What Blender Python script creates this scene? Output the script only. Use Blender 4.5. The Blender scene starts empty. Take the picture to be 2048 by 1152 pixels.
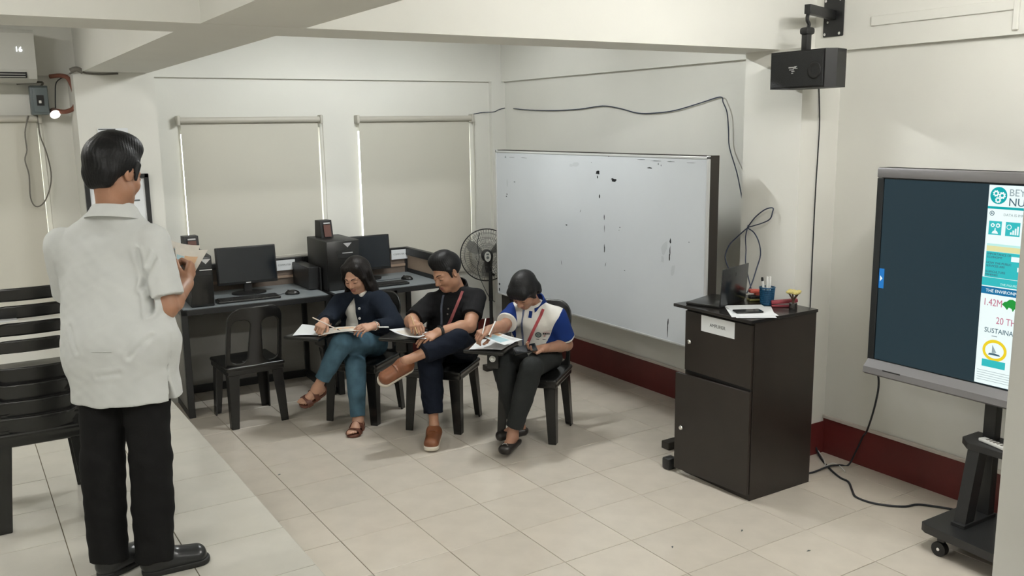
import bpy, bmesh, math, random
import numpy as np
from mathutils import Vector, Matrix, noise

PI = math.pi
random.seed(7)
SC = bpy.context.scene
COL = SC.collection
def rad(d): return d * PI / 180.0

# ------------------------------------------------------------------ camera
CAM_H = 2.02
cam_data = bpy.data.cameras.new('camera')
cam_data.sensor_fit = 'HORIZONTAL'
cam_data.sensor_width = 36.0
cam_data.lens = 36.0 * 1796.2 / 2048.0
cam_data.clip_start = 0.05
cam = bpy.data.objects.new('camera', cam_data)
COL.objects.link(cam)
SC.camera = cam
yaw, pit, rol = rad(32.059), rad(10.276), rad(-0.8706)
fw = Vector((math.sin(yaw) * math.cos(pit), math.cos(yaw) * math.cos(pit), -math.sin(pit)))
rt = Vector((math.cos(yaw), -math.sin(yaw), 0.0))
up = rt.cross(fw)
r2 = rt * math.cos(rol) + up * math.sin(rol)
u2 = -rt * math.sin(rol) + up * math.cos(rol)
cam.matrix_world = Matrix(((r2.x, u2.x, -fw.x, 0.0), (r2.y, u2.y, -fw.y, 0.0), (r2.z, u2.z, -fw.z, CAM_H), (0, 0, 0, 1)))

# ------------------------------------------------------------------ world, lamps, exposure
w = bpy.data.worlds.new('daylight')
SC.world = w
w.use_nodes = True
w.node_tree.nodes['Background'].inputs[0].default_value = (1.0, 0.97, 0.91, 1)
w.node_tree.nodes['Background'].inputs[1].default_value = 5.0
SC.view_settings.view_transform = 'Standard'
SC.view_settings.look = 'None'
SC.view_settings.gamma = 1.0
SC.view_settings.use_curve_mapping = False
SC.view_settings.exposure = 0.55
# fluorescent tubes of the room (above the frame); built below with their battens
TUBES = ((3.0, 1.75, 67, (1.0, .99, .965)), (2.75, 5.2, 69, (.975, 1.0, 1.0)), (-0.7, 5.0, 42, (1.0, .985, .955)), (-0.8, 1.9, 40, (1.0, .99, .965)), (2.3, -0.6, 30, (1.0, .985, .955)), (-0.9, -0.9, 22, (1.0, .985, .955)))

# ------------------------------------------------------------------ materials
def _bsdf(m): return m.node_tree.nodes['Principled BSDF']
def mat(name, col, rough=0.6, spec=0.5, metal=0.0, var=0.0, vscale=8.0, bump=0.0, bscale=60.0, emit=None, coat=0.0, objvar=0.0, alpha=None, trans=0.0):
    m = bpy.data.materials.new(name)
    m.use_nodes = True
    nt = m.node_tree; b = _bsdf(m)
    b.inputs['Base Color'].default_value = (*col, 1)
    b.inputs['Roughness'].default_value = rough
    b.inputs['Specular IOR Level'].default_value = spec
    b.inputs['Metallic'].default_value = metal
    b.inputs['Coat Weight'].default_value = coat
    if trans: b.inputs['Transmission Weight'].default_value = trans
    tc = nt.nodes.new('ShaderNodeTexCoord')
    src = None
    if var > 0:
        n = nt.nodes.new('ShaderNodeTexNoise'); n.inputs['Scale'].default_value = vscale; n.inputs['Detail'].default_value = 5
        nt.links.new(tc.outputs['Object'], n.inputs['Vector'])
        r = nt.nodes.new('ShaderNodeValToRGB')
        r.color_ramp.elements[0].position = 0.3; r.color_ramp.elements[1].position = 0.7
        lo = [max(0, c * (1 - var)) for c in col]; hi = [min(1, c * (1 + var)) for c in col]
        r.color_ramp.elements[0].color = (*lo, 1); r.color_ramp.elements[1].color = (*hi, 1)
        nt.links.new(n.outputs['Fac'], r.inputs['Fac']); src = r.outputs['Color']
        nt.links.new(src, b.inputs['Base Color'])
    if objvar > 0:
        oi = nt.nodes.new('ShaderNodeObjectInfo')
        h = nt.nodes.new('ShaderNodeHueSaturation')
        mp = nt.nodes.new('ShaderNodeMapRange'); mp.inputs['To Min'].default_value = 1 - objvar; mp.inputs['To Max'].default_value = 1 + objvar
        nt.links.new(oi.outputs['Random'], mp.inputs['Value']); nt.links.new(mp.outputs['Result'], h.inputs['Value'])
        if src is not None: nt.links.new(src, h.inputs['Color'])
        else: h.inputs['Color'].default_value = (*col, 1)
        nt.links.new(h.outputs['Color'], b.inputs['Base Color'])
    if bump > 0:
        n2 = nt.nodes.new('ShaderNodeTexNoise'); n2.inputs['Scale'].default_value = bscale; n2.inputs['Detail'].default_value = 4
        nt.links.new(tc.outputs['Object'], n2.inputs['Vector'])
        bp = nt.nodes.new('ShaderNodeBump'); bp.inputs['Strength'].default_value = bump; bp.inputs['Distance'].default_value = 0.01
        nt.links.new(n2.outputs['Fac'], bp.inputs['Height']); nt.links.new(bp.outputs['Normal'], b.inputs['Normal'])
    if emit:
        b.inputs['Emission Color'].default_value = (*emit[:3], 1); b.inputs['Emission Strength'].default_value = emit[3]
    return m
def srgb(r, g, b):
    f = lambda c: (c / 255 / 12.92) if c / 255 <= 0.04045 else ((c / 255 + 0.055) / 1.055) ** 2.4
    return (f(r), f(g), f(b))

M_wall = mat('cream_wall_paint', (0.70, 0.695, 0.645), 0.75, 0.25, var=0.03, vscale=1.5, bump=0.05, bscale=25)
M_ceil = mat('ceiling_paint', (0.74, 0.735, 0.69), 0.8, 0.2)
M_red = mat('maroon_wall_paint', (0.115, 0.019, 0.017), 0.45, 0.4, var=0.2, vscale=3)
M_trim = mat('cream_trim_paint', (0.55, 0.50, 0.45), 0.5, 0.4, var=0.08, vscale=6)
M_tile = mat('cream_floor_tile', (0.585, 0.535, 0.46), 0.17, 0.5, var=0.05, vscale=7, objvar=0.035)
M_tile2 = mat('white_platform_tile', (0.56, 0.54, 0.48), 0.15, 0.5, var=0.04, vscale=6, objvar=0.03)
M_grout = mat('brown_grout', (0.20, 0.165, 0.12), 0.9, 0.1)
M_blind = mat('beige_blind_fabric', (0.57, 0.555, 0.485), 0.85, 0.1, bump=0.05, bscale=200)
M_rail = mat('blind_rail_plastic', (0.50, 0.48, 0.42), 0.4, 0.4)
M_black = mat('black_plastic', (0.010, 0.010, 0.0095), 0.26, 0.5)
M_blackm = mat('matte_black_plastic', (0.012, 0.012, 0.012), 0.5, 0.4)
M_steel = mat('black_painted_steel', (0.013, 0.0135, 0.014), 0.4, 0.5)
M_desk = mat('grey_desk_laminate', (0.235, 0.262, 0.275), 0.4, 0.4, var=0.05, vscale=10)
M_panel = mat('grey_board_panel', (0.27, 0.262, 0.24), 0.7, 0.2, var=0.08, vscale=4)
M_screen = mat('off_screen_glass', (0.006, 0.009, 0.013), 0.12, 0.6)
M_cab = mat('dark_espresso_laminate', (0.020, 0.0155, 0.0125), 0.30, 0.45, var=0.15, vscale=5)
M_cabtop = mat('dark_cabinet_top', (0.012, 0.0105, 0.010), 0.22, 0.5)
M_paper = mat('white_paper', (0.72, 0.74, 0.75), 0.7, 0.2)
M_chrome = mat('chrome', (0.75, 0.75, 0.75), 0.15, 0.5, metal=1.0)
M_ink = mat('black_ink', (0.02, 0.02, 0.022), 0.7, 0.1)
M_greyink = mat('grey_ink', (0.12, 0.13, 0.13), 0.7, 0.1)
M_wb = mat('whiteboard_surface', (0.54, 0.57, 0.595), 0.22, 0.45, var=0.02, vscale=2)
M_alu = mat('aluminium_frame', (0.62, 0.63, 0.63), 0.35, 0.5, metal=0.4)
M_dkwood = mat('dark_brown_board', (0.030, 0.026, 0.022), 0.5, 0.3)
M_white = mat('white_plastic', (0.70, 0.70, 0.67), 0.35, 0.4)
M_cable = mat('black_cable', (0.02, 0.022, 0.026), 0.5, 0.3)
M_bluecable = mat('blue_grey_cable', (0.035, 0.045, 0.075), 0.5, 0.3)
M_greycable = mat('grey_cable', (0.16, 0.15, 0.13), 0.6, 0.3)
M_tvgrey = mat('grey_metal_bezel', (0.19, 0.185, 0.19), 0.38, 0.5, metal=0.3)
M_tvdark = mat('dark_bezel', (0.012, 0.014, 0.016), 0.3, 0.5)

# ------------------------------------------------------------------ mesh helpers
class MB:
    """collects simple shapes into one mesh"""
    def __init__(s): s.v = []; s.f = []; s.m = []
    def add(s, vs, fs, mi=0):
        o = len(s.v); s.v += [tuple(p) for p in vs]; s.f += [tuple(i + o for i in f) for f in fs]; s.m += [mi] * len(fs); return s
    def box(s, lo, hi, M=None, mi=0, ch=0.0):
        x0, y0, z0 = lo; x1, y1, z1 = hi
        if ch <= 0:
            vs = [(x, y, z) for z in (z0, z1) for y in (y0, y1) for x in (x0, x1)]
            fs = [(0, 2, 3, 1), (4, 5, 7, 6), (0, 1, 5, 4), (2, 6, 7, 3), (0, 4, 6, 2), (1, 3, 7, 5)]
            if M is not None: vs = [M @ Vector(p) for p in vs]
            return s.add(vs, fs, mi)
        bm = bmesh.new(); bmesh.ops.create_cube(bm, size=1)
        for v in bm.verts: v.co = Vector(((v.co.x + .5) * (x1 - x0) + x0, (v.co.y + .5) * (y1 - y0) + y0, (v.co.z + .5) * (z1 - z0) + z0))
        c = min(ch, 0.45 * min(x1 - x0, y1 - y0, z1 - z0))
        bmesh.ops.bevel(bm, geom=list(bm.edges), offset=c, segments=2, affect='EDGES', profile=0.5)
        bm.verts.index_update()
        vs = [(M @ v.co if M is not None else v.co.copy()) for v in bm.verts]; fs = [tuple(v.index for v in f.verts) for f in bm.faces]
        bm.free(); return s.add(vs, fs, mi)
    def cyl(s, a, b, ra, rb=None, n=16, mi=0, cap=True):
        rb = ra if rb is None else rb; a = Vector(a); b = Vector(b); d = (b - a).normalized()
        x = d.orthogonal().normalized(); y = d.cross(x)
        vs = []
        for p, r in ((a, ra), (b, rb)):
            for i in range(n):
                t = 2 * PI * i / n; vs.append(p + x * (r * math.cos(t)) + y * (r * math.sin(t)))
        fs = [(i, (i + 1) % n, n + (i + 1) % n, n + i) for i in range(n)]
        if cap: fs += [tuple(range(n - 1, -1, -1)), tuple(range(n, 2 * n))]
        return s.add(vs, fs, mi)
    def lathe(s, prof, M=None, n=24, mi=0):
        vs = []; fs = []
        for r, z in prof:
            for i in range(n):
                t = 2 * PI * i / n; p = Vector((r * math.cos(t), r * math.sin(t), z)); vs.append(M @ p if M is not None else p)
        for j in range(len(prof) - 1):
            for i in range(n):
                fs.append((j * n + i, j * n + (i + 1) % n, (j + 1) * n + (i + 1) % n, (j + 1) * n + i))
        fs += [tuple(range(n - 1, -1, -1)), tuple(range((len(prof) - 1) * n, len(prof) * n))]
        return s.add(vs, fs, mi)
    def tube(s, pts, r, n=8, mi=0, smooth=4, closed=False):
        P = spline(pts, smooth) if smooth > 1 else [Vector(p) for p in pts]
        vs = []; fs = []; prev = None; N = len(P)
        for i, p in enumerate(P):
            t = (P[min(i + 1, N - 1)] - P[max(i - 1, 0)]).normalized() if not closed else (P[(i + 1) % N] - P[i - 1]).normalized()
            x = t.orthogonal().normalized() if prev is None else (prev - t * prev.dot(t)).normalized()
            prev = x; y = t.cross(x); rr = r(i / max(1, N - 1)) if callable(r) else r
            for k in range(n):
                a = 2 * PI * k / n; vs.append(p + x * (rr * math.cos(a)) + y * (rr * math.sin(a)))
        for i in range(N if closed else N - 1):
            for k in range(n):
                fs.append((i * n + k, i * n + (k + 1) % n, ((i + 1) % N) * n + (k + 1) % n, ((i + 1) % N) * n + k))
        if not closed: fs += [tuple(range(n - 1, -1, -1)), tuple(range((N - 1) * n, N * n))]
        return s.add(vs, fs, mi)
    def prism(s, poly, a, b, M=None, mi=0):
        """polygon in XY extruded from z=a to z=b"""
        n = len(poly); vs = [Vector((x, y, a)) for x, y in poly] + [Vector((x, y, b)) for x, y in poly]
        if M is not None: vs = [M @ p for p in vs]
        fs = [tuple(range(n - 1, -1, -1)), tuple(range(n, 2 * n))] + [(i, (i + 1) % n, n + (i + 1) % n, n + i) for i in range(n)]
        return s.add(vs, fs, mi)
    def mesh(s, name):
        me = bpy.data.meshes.new(name); me.from_pydata([tuple(p) for p in s.v], [], s.f)
        me.polygons.foreach_set('material_index', s.m); me.update(); return me
    def build(s, name, mats, parent=None, smooth=None, loc=None, **kw):
        me = s.mesh(name)
        return link(name, me, mats, parent, smooth, loc, **kw)

def spline(pts, k):
    P = [Vector(p) for p in pts]; out = []
    for i in range(len(P) - 1):
        p0 = P[max(i - 1, 0)]; p1 = P[i]; p2 = P[i + 1]; p3 = P[min(i + 2, len(P) - 1)]
        for j in range(k):
            t = j / k
            out.append(0.5 * ((2 * p1) + (p2 - p0) * t + (2 * p0 - 5 * p1 + 4 * p2 - p3) * t * t + (3 * p1 - p0 - 3 * p2 + p3) * t ** 3))
    out.append(P[-1]); return out

def link(name, me, mats, parent=None, smooth=None, loc=None, label=None, cat=None, group=None, kind=None):
    if mats is not None and len(me.materials) == 0:
        for m in (mats if isinstance(mats, (list, tuple)) else [mats]): me.materials.append(m)
    if smooth is not None:
        if smooth is True: me.polygons.foreach_set('use_smooth', [True] * len(me.polygons))
        else: me.set_sharp_from_angle(angle=rad(smooth))
    o = bpy.data.objects.new(name, me); COL.objects.link(o)
    if parent is not None: o.parent = parent
    if loc is not None: o.location = loc
    return tag(o, label, cat, group, kind)
def tag(o, label=None, cat=None, group=None, kind=None):
    if label: o['label'] = label
    if cat: o['category'] = cat
    if group: o['group'] = group
    if kind: o['kind'] = kind
    return o
def empty(name, loc, rz=0.0, label=None, cat=None, group=None):
    o = bpy.data.objects.new(name, None); o.empty_display_size = 0.1; o.location = loc; o.rotation_euler = (0, 0, rz); COL.objects.link(o)
    return tag(o, label, cat, group)
def copy_tree(o, parent=None):
    c = o.copy(); COL.objects.link(c)
    if parent is not None: c.parent = parent
    for ch in list(o.children): copy_tree(ch, c)
    return c
def text(name, body, size, m, parent, M, align='CENTER', sx=1.0, ext=0.0004, label=None):
    """flat lettering; M maps text space (x right, y up, z out of the page)"""
    cu = bpy.data.curves.new(name, 'FONT'); cu.body = body; cu.size = size; cu.extrude = ext
    cu.align_x = align; cu.align_y = 'CENTER'; cu.resolution_u = 3
    cu.materials.append(m)
    f = bpy.data.objects.new(name, cu); COL.objects.link(f)
    me = bpy.data.meshes.new_from_object(f.evaluated_get(bpy.context.evaluated_depsgraph_get()))
    bpy.data.objects.remove(f); bpy.data.curves.remove(cu)
    o = bpy.data.objects.new(name, me); COL.objects.link(o)
    o.matrix_world = M @ Matrix.Diagonal((sx, 1, 1, 1))
    if parent is not None: o.parent = parent
    if label: o['label'] = label
    return o
def frame(o, x, y):
    x = Vector(x).normalized(); y = Vector(y); y = (y - x * y.dot(x)).normalized(); z = x.cross(y)
    return Matrix(((x.x, y.x, z.x, o[0]), (x.y, y.y, z.y, o[1]), (x.z, y.z, z.z, o[2]), (0, 0, 0, 1)))

# ------------------------------------------------------------------ setting: room shell
XW, YB, ZC = 4.43, 7.19, 3.0
XL, YF = -2.6, -2.2
S = dict(kind='structure')
floor = MB().box((XL, YF, -0.12), (XW + .15, YB + .15, -0.004)).build('floor', M_grout, **S)
# tiles of the lower floor (0.4 m squares), each its own piece
tile_cache = {}
def tile_mesh(sx, sy, m, tag_):
    k = (round(sx, 3), round(sy, 3), tag_)
    if k not in tile_cache:
        g = 0.0016; c = 0.0012; x, y = sx / 2 - g, sy / 2 - g; t = 0.0
        vs = [(-x, -y, -.006), (x, -y, -.006), (x, y, -.006), (-x, y, -.006), (-x, -y, t - c), (x, -y, t - c), (x, y, t - c), (-x, y, t - c),
              (-x + c, -y + c, t), (x - c, -y + c, t), (x - c, y - c, t), (-x + c, y - c, t)]
        fs = [(8, 9, 10, 11)] + [(4 + i, 4 + (i + 1) % 4, 8 + (i + 1) % 4, 8 + i) for i in range(4)] + [(i, (i + 1) % 4, 4 + (i + 1) % 4, 4 + i) for i in range(4)]
        me = bpy.data.meshes.new('tile'); me.from_pydata(vs, [], fs); me.materials.append(m); tile_cache[k] = me
    return tile_cache[k]
def lay(xs, ys, z, m, parent, tag_):
    for i in range(len(xs) - 1):
        for j in range(len(ys) - 1):
            me = tile_mesh(xs[i + 1] - xs[i], ys[j + 1] - ys[j], m, tag_)
            o = bpy.data.objects.new('tile', me); COL.objects.link(o); o.parent = parent
            o.location = ((xs[i] + xs[i + 1]) / 2, (ys[j] + ys[j + 1]) / 2, z + random.uniform(-.0004, .0004))
PX = 1.077; ZP = 0.33
xs = [PX] + [1.4746 + .3994 * k for k in range(8)] + [XW]
ys = [2.798 + .3985 * k for k in range(-4, 12)] + [YB]
lay(xs, ys, 0.0, M_tile, floor, 'a')
platform = MB().box((XL, YF, -0.004), (PX - .004, YB, ZP - .004)).build('trim_1', M_grout, label='raised tiled platform along the left', **S)
MB().box((PX - .004, YF, 0), (PX, YB, ZP - .002)).build('riser', M_tile2, platform)
lay([.67 - .8, .67 - .4, .67, PX], [3.606 + .4 * k for k in range(-3, 9)] + [YB], ZP, M_tile2, platform, 'b')
MB().box((-.13 - 2.4, YF, ZP - .006), (-.133, YB, ZP)).box((-.13, YF, ZP - .006), (PX, 2.404, ZP)).build('tile_field', M_tile2, platform)

ceiling = MB().box((XL, YF, ZC), (XW + .15, YB + .15, ZC + .1)).build('ceiling', M_ceil, **S)
# back wall with two + one window openings
WIN = [(0.05, 0.597, 0.95, 2.05), (1.5545, 2.658, 0.95, 2.03), (2.992, 4.076, 0.95, 2.03)]
def wall_with_holes():
    mb = MB(); x = XL
    for a, b, z0, z1 in WIN:
        mb.box((x, YB, 0), (a, YB + .15, ZC)); mb.box((a, YB, 0), (b, YB + .15, z0)); mb.box((a, YB, z1), (b, YB + .15, ZC)); x = b
    mb.box((x, YB, 0), (XW + .15, YB + .15, ZC)); return mb
wall_with_holes().build('wall_back', M_wall, **S)
wr = MB().box((XW, YF, 0.0), (XW + .15, YB, ZC)).build('wall_right', M_wall, **S)
MB().box((XL - .15, YF, 0), (XL, YB + .15, ZC)).build('wall_left', M_wall, **S)
MB().box((XL, YF - .15, 0), (XW + .15, YF, ZC)).build('wall_front', M_wall, **S)
for i, (a, b, z0, z1) in enumerate(WIN):
    f = MB()
    f.box((a, YB + .06, z0), (a + .008, YB + .11, z1)).box((b - .008, YB + .06, z0), (b, YB + .11, z1)).box((a, YB + .06, z0), (b, YB + .11, z0 + .04)).box((a, YB + .06, z1 - .04), (b, YB + .11, z1)).box(((a + b) / 2 - .02, YB + .06, z0), ((a + b) / 2 + .02, YB + .11, z1))
    wo = f.build('window_%d' % (i + 1), M_white, **S)
    M_glass = mat('window_glass', (0.9, 0.95, 0.95), 0.02, 0.5, trans=1.0)
    MB().box((a + .008, YB + .08, z0 + .04), (b - .008, YB + .086, z1 - .04)).build('pane', M_glass, wo)
# perimeter beams above the ledge line and the two deep ceiling beams
MB().box((XL, YB - .035, 2.41), (XW, YB, ZC)).build('trim_2', M_wall, label='shallow beam along the back wall', **S)
MB().box((XW - .035, YF, 2.41), (XW, YB, ZC)).build('trim_3', M_wall, label='shallow beam along the right wall', **S)
MB().box((XL, 3.64, 2.42), (XW - .03, 3.985, ZC)).build('trim_4', M_wall, label='ceiling beam crossing the room', **S)
MB().box((0.895, YF, 2.421), (1.312, 3.64, ZC)).box((0.87, 3.985, 2.421), (1.30, YB - .03, ZC)).build('trim_5', M_wall, label='ceiling beam running to the back pillar', **S)
MB().box((0.815, 6.86, 0), (1.335, YB, 2.421)).build('wall_pillar', M_wall, label='pillar on the back wall', **S)
MB().box((4.11, 3.475, 0.0), (XW, 3.905, 2.42)).build('wall_pier', M_wall, label='pillar on the right wall', **S)
MB().box((4.285, YB - .05, 0), (XW, YB, 2.41)).build('wall_corner', M_wall, label='narrow corner pier', **S)
# maroon painted base with its cream capping
for n, (y0, y1) in enumerate(((YF, 3.475), (3.905, YB - .05))):
    MB().box((XW - .006, y0, 0), (XW, y1, .222)).build('baseboard_right', M_red, **S)
    MB().box((XW - .018, y0, .222), (XW, y1, .243), ch=.004).build('trim_%d' % (6 + n), M_trim, label='cream capping strip over the maroon base', **S)
MB().box((4.104, 3.469, 0), (4.11, 3.905, .2)).box((4.104, 3.469, 0), (XW, 3.475, .2)).build('baseboard_pier', M_red, **S)
MB().box((1.335, YB - .006, 0), (4.285, YB, .222)).build('baseboard_back', M_red, **S)
# near white column at the right edge of the view
col = MB().box((1.985, 0.66, 0.0), (2.6, 1.068, ZC), ch=.012).build('wall_column', M_white, smooth=40, label='near white column edge at far right', **S)

for i, (x, y, p, tcol) in enumerate(TUBES):
    t = empty('ceiling_light', (x, y, 2.93), 0, ('fluorescent batten on the ceiling near the screen', 'fluorescent batten above the seated people', 'fluorescent batten above the chair stack', 'fluorescent batten left of the camera', 'fluorescent batten behind the camera on the right', 'fluorescent batten behind the camera on the left')[i], 'lamp', 'ceiling lamps')
    MB().box((-.64, -.035, 0), (.64, .035, .07), ch=.006).build('batten', M_ceil, t)
    if i in (1, 2):  # unseen skirts added to keep the tube light off the upper walls
        for sg in (-1, 1): MB().box((-.64, sg * .09 - .003, -.043), (.64, sg * .09 + .003, .01)).box((-.64, min(0, sg * .09), .0), (.64, max(0, sg * .09), .004)).build('added_light_skirt', M_ceil, t)
    hl = .3 if i == 1 else .6
    MB().cyl((-hl, 0, -.035), (hl, 0, -.035), .016, n=10).build('tube', mat('lit_tube', (.8, .8, .8), .5, emit=(*tcol, p / .38 * .6 / hl)), t, smooth=40)
# ------------------------------------------------------------------ conduit on right wall
t = empty('cable_trunking', (XW - .035, 2.9, 2.53), 0, 'white plastic cable trunking along the beam over the screen', 'trunking')
M_trunk = mat('trunking_plastic', (0.70, 0.695, 0.645), 0.6, 0.3)
MB().box((-.012, -.428, -.006), (0, .36, .045), ch=.004).build('channel', M_trunk, t)
MB().box((-.017, -.452, -.10), (0, -.425, .05), ch=.004).build('end_cap', M_trunk, t)

# ------------------------------------------------------------------ roller blinds
def blind(x0, x1, ztop, zbot, label):
    t = empty('roller_blind', ((x0 + x1) / 2, YB - .045, ztop), 0, label, 'blind', 'beige roller blinds on the back wall')
    w2 = (x1 - x0) / 2
    MB().cyl((-w2, 0, 0), (w2, 0, 0), .023, n=20).build('roller', M_rail, t, smooth=40)
    for sgn in (-1, 1):
        MB().box((sgn * w2 - .012, -.032, -.036), (sgn * w2 + .012, .045, .034), ch=.008).build('bracket', M_rail, t, smooth=40)
    mb = MB(); nx, nz = 12, 10; vs = []; fs = []
    for off in (0, .0012):
        for j in range(nz + 1):
            for i in range(nx + 1):
                x = -w2 + .02 + (2 * w2 - .04) * i / nx; z = -.02 - (ztop - zbot - .02) * j / nz
                vs.append((x, .018 + off + .002 * math.sin(i * 1.3) * (j / nz), z))
    n1 = (nx + 1) * (nz + 1)
    for j in range(nz):
        for i in range(nx):
            a = j * (nx + 1) + i; fs.append((a, a + nx + 1, a + nx + 2, a + 1)); b = a + n1; fs.append((b, b + 1, b + nx + 2, b + nx + 1))
    mb.add(vs, fs); mb.build('shade', M_blind, t, smooth=True)
    MB().box((-w2 + .018, .010, zbot - ztop - .02), (w2 - .018, .028, zbot - ztop + .005), ch=.004).build('bottom_bar', M_rail, t)
    MB().tube([(w2 + .006, -.01, -.02), (w2 + .012, -.012, -.5), (w2 + .008, -.012, -1.0), (w2 + .014, -.012, -.5), (w2 + .012, -.01, -.02)], .0022, 6).build('pull_cord', M_rail, t)
    return t
blind(1.535, 2.655, 2.092, 1.0, 'beige roller blind behind the left computer desk, nearest the pillar')
blind(2.975, 4.075, 2.088, 0.72, 'beige roller blind in the corner, behind the standing fan')
blind(-0.05, 0.61, 2.115, 0.75, 'warm beige roller blind at the far left under the air conditioner')

# ------------------------------------------------------------------ wall mounted things, left
ac = empty('air_conditioner', (0.1, 6.98, 2.35), 0, 'white split air conditioner high on the back wall at far left', 'air conditioner')
mb = MB(); prof = [(-.04, .0), (-.11, .02), (-.135, .08), (-.14, .31), (-.12, .335), (.20, .335), (.20, 0)]
mb.prism([(p[0], p[1]) for p in prof], -.5, .5, Matrix(((0, 0, 1, 0), (1, 0, 0, 0), (0, 1, 0, 0), (0, 0, 0, 1))))
M_ac = mat('ac_plastic', (0.52, 0.52, 0.48), 0.45, 0.35)
mb.build('body', M_ac, ac)
MB().box((-.47, -.128, .025), (.44, -.120, .075)).build('outlet', M_blackm, ac)
for k in range(3): MB().box((-.46, -.136, .030 + .016 * k), (.43, -.122, .034 + .016 * k)).build('louvre', M_ac, ac)
M_led = mat('ac_display', (0.9, 0.9, 0.9), 0.5, emit=(0.9, 0.95, 1, 1.6))
text('display_digits', '16', .045, M_led, ac, frame((.405, -.1425, .205), (1, 0, 0), (0, 0, 1)), ext=.0006)
bx = empty('breaker_box', (0.615, 7.09, 2.14), 0, 'grey blue breaker box on the wall under the air conditioner', 'electrical box')
M_bk = mat('grey_blue_steel', (0.125, 0.15, 0.155), 0.45, 0.4)
MB().box((-.055, -.05, 0), (.055, .06, .195), ch=.006).build('case', M_bk, bx, smooth=40)
MB().box((-.04, -.062, .015), (.05, -.05, .18), ch=.004).build('cover', M_bk, bx, smooth=40)
MB().box((-.02, -.066, .06), (.025, -.06, .13)).build('switch_plate', M_blackm, bx)
MB().box((-.008, -.074, .075), (.008, -.062, .095), ch=.003).build('switch_lever', M_white, bx)
MB().tube([(.02, -.01, .19), (.03, 0, .22), (-.06, .02, .215), (-.12, .06, .21)], .007).build('conduit_elbow', M_greycable, bx, smooth=True)
tag(MB().tube([(0.542, 7.12, 2.135), (0.51, 7.12, 2.02), (0.51, 7.12, 1.901), (0.491, 7.12, 1.833), (0.506, 7.12, 1.729), (0.5, 7.12, 1.573), (0.527, 7.12, 1.508), (0.58, 7.12, 1.533), (0.628, 7.12, 1.636), (0.644, 7.12, 1.741), (0.629, 7.12, 1.88), (0.6, 7.12, 2.002), (0.601, 7.12, 2.135)], .0045, 6).build('hanging_cable', M_greycable, smooth=True), 'long grey cable loop hanging below the breaker box', 'cable')
M_hose = mat('red_brown_conduit', (0.19, 0.075, 0.05), 0.5, 0.3)
tag(MB().tube([(0.70, 7.12, 2.40), (0.76, 7.08, 2.405), (0.803, 7.03, 2.385), (0.828, 7.0, 2.30), (0.836, 6.99, 2.23), (0.814, 7.0, 2.18), (0.765, 7.04, 2.158), (0.715, 7.07, 2.165)], .0155, 10).build('flexible_conduit', M_hose, smooth=True), 'red brown flexible conduit curling between pillar and emergency lamp', 'conduit')
tag(MB().tube([(0.79, 7.1, 2.40), (0.735, 7.1, 2.36), (0.72, 7.1, 2.27), (0.712, 7.1, 2.17)], .004, 6).build('thin_wire', M_cable, smooth=True), 'thin dark wire arching down to the small wall lamp', 'wire')
lm = empty('wall_lamp', (0.70, 7.07, 2.15), 0, 'small lit wall lamp beside the breaker box', 'lamp')
Ml = frame((0, 0, 0), (.967, .258, 0), (-.16, .61, -.78))
MB().lathe([(.012, 0.03), (.028, .025), (.034, -.005), (.036, -.012)], Ml, 18).build('housing', mat('lamp_housing', (0.18, 0.11, 0.09), 0.5), lm, smooth=True)
MB().lathe([(.033, -.01), (.034, -.018), (.020, -.032), (.004, -.036)], Ml, 18).build('lens', mat('lamp_lens', (0.9, 0.85, 0.8), 0.4, emit=(1.0, 0.93, 0.85, 2.0)), lm, smooth=True)
tag(MB().tube([(0.795, 6.85, 2.405), (0.85, 6.845, 2.43), (0.90, 6.845, 2.41), (1.0, 6.85, 2.405), (1.1, 6.85, 2.412)], .006, 6).tube([(.80, 6.84, 2.425), (.84, 6.83, 2.437), (.875, 6.84, 2.42)], .017, 8).build('pillar_cable', M_greycable, smooth=True), 'taped grey cable run across the top of the pillar', 'cable')
# framed notice on the pillar
fr = empty('picture_frame', (1.028, 6.855, 1.40), 0, 'black framed certificate on the pillar behind the standing man', 'picture frame')
for x0, x1, z0, z1 in ((-.21, -.18, -.16, .32), (.18, .21, -.16, .32), (-.21, .21, -.16, -.13), (-.21, .21, .29, .32)):
    MB().box((x0, -.02, z0), (x1, .004, z1), ch=.003).build('frame_bar', M_steel, fr)
MB().box((-.18, -.008, -.13), (.18, .002, .29)).build('sheet', M_paper, fr)
for k in range(9): MB().box((-.14, -.0095, .235 - .036 * k), (.14 - .05 * (k % 3), -.008, .247 - .036 * k)).build('print_line', mat('pink_ink', (0.45, 0.28, 0.26), 0.7) if k == 4 else M_greyink, fr)
nt_ = MB().box((0.935, 6.852, 1.99), (1.13, 6.856, 2.04)).build('paper_notice', M_paper)
tag(nt_, 'narrow white paper strip taped on the pillar above the man', 'notice')
MB().box((0.94, 6.8505, 2.030), (1.05, 6.852, 2.0365)).build('print_line', M_greyink, nt_)

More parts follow.
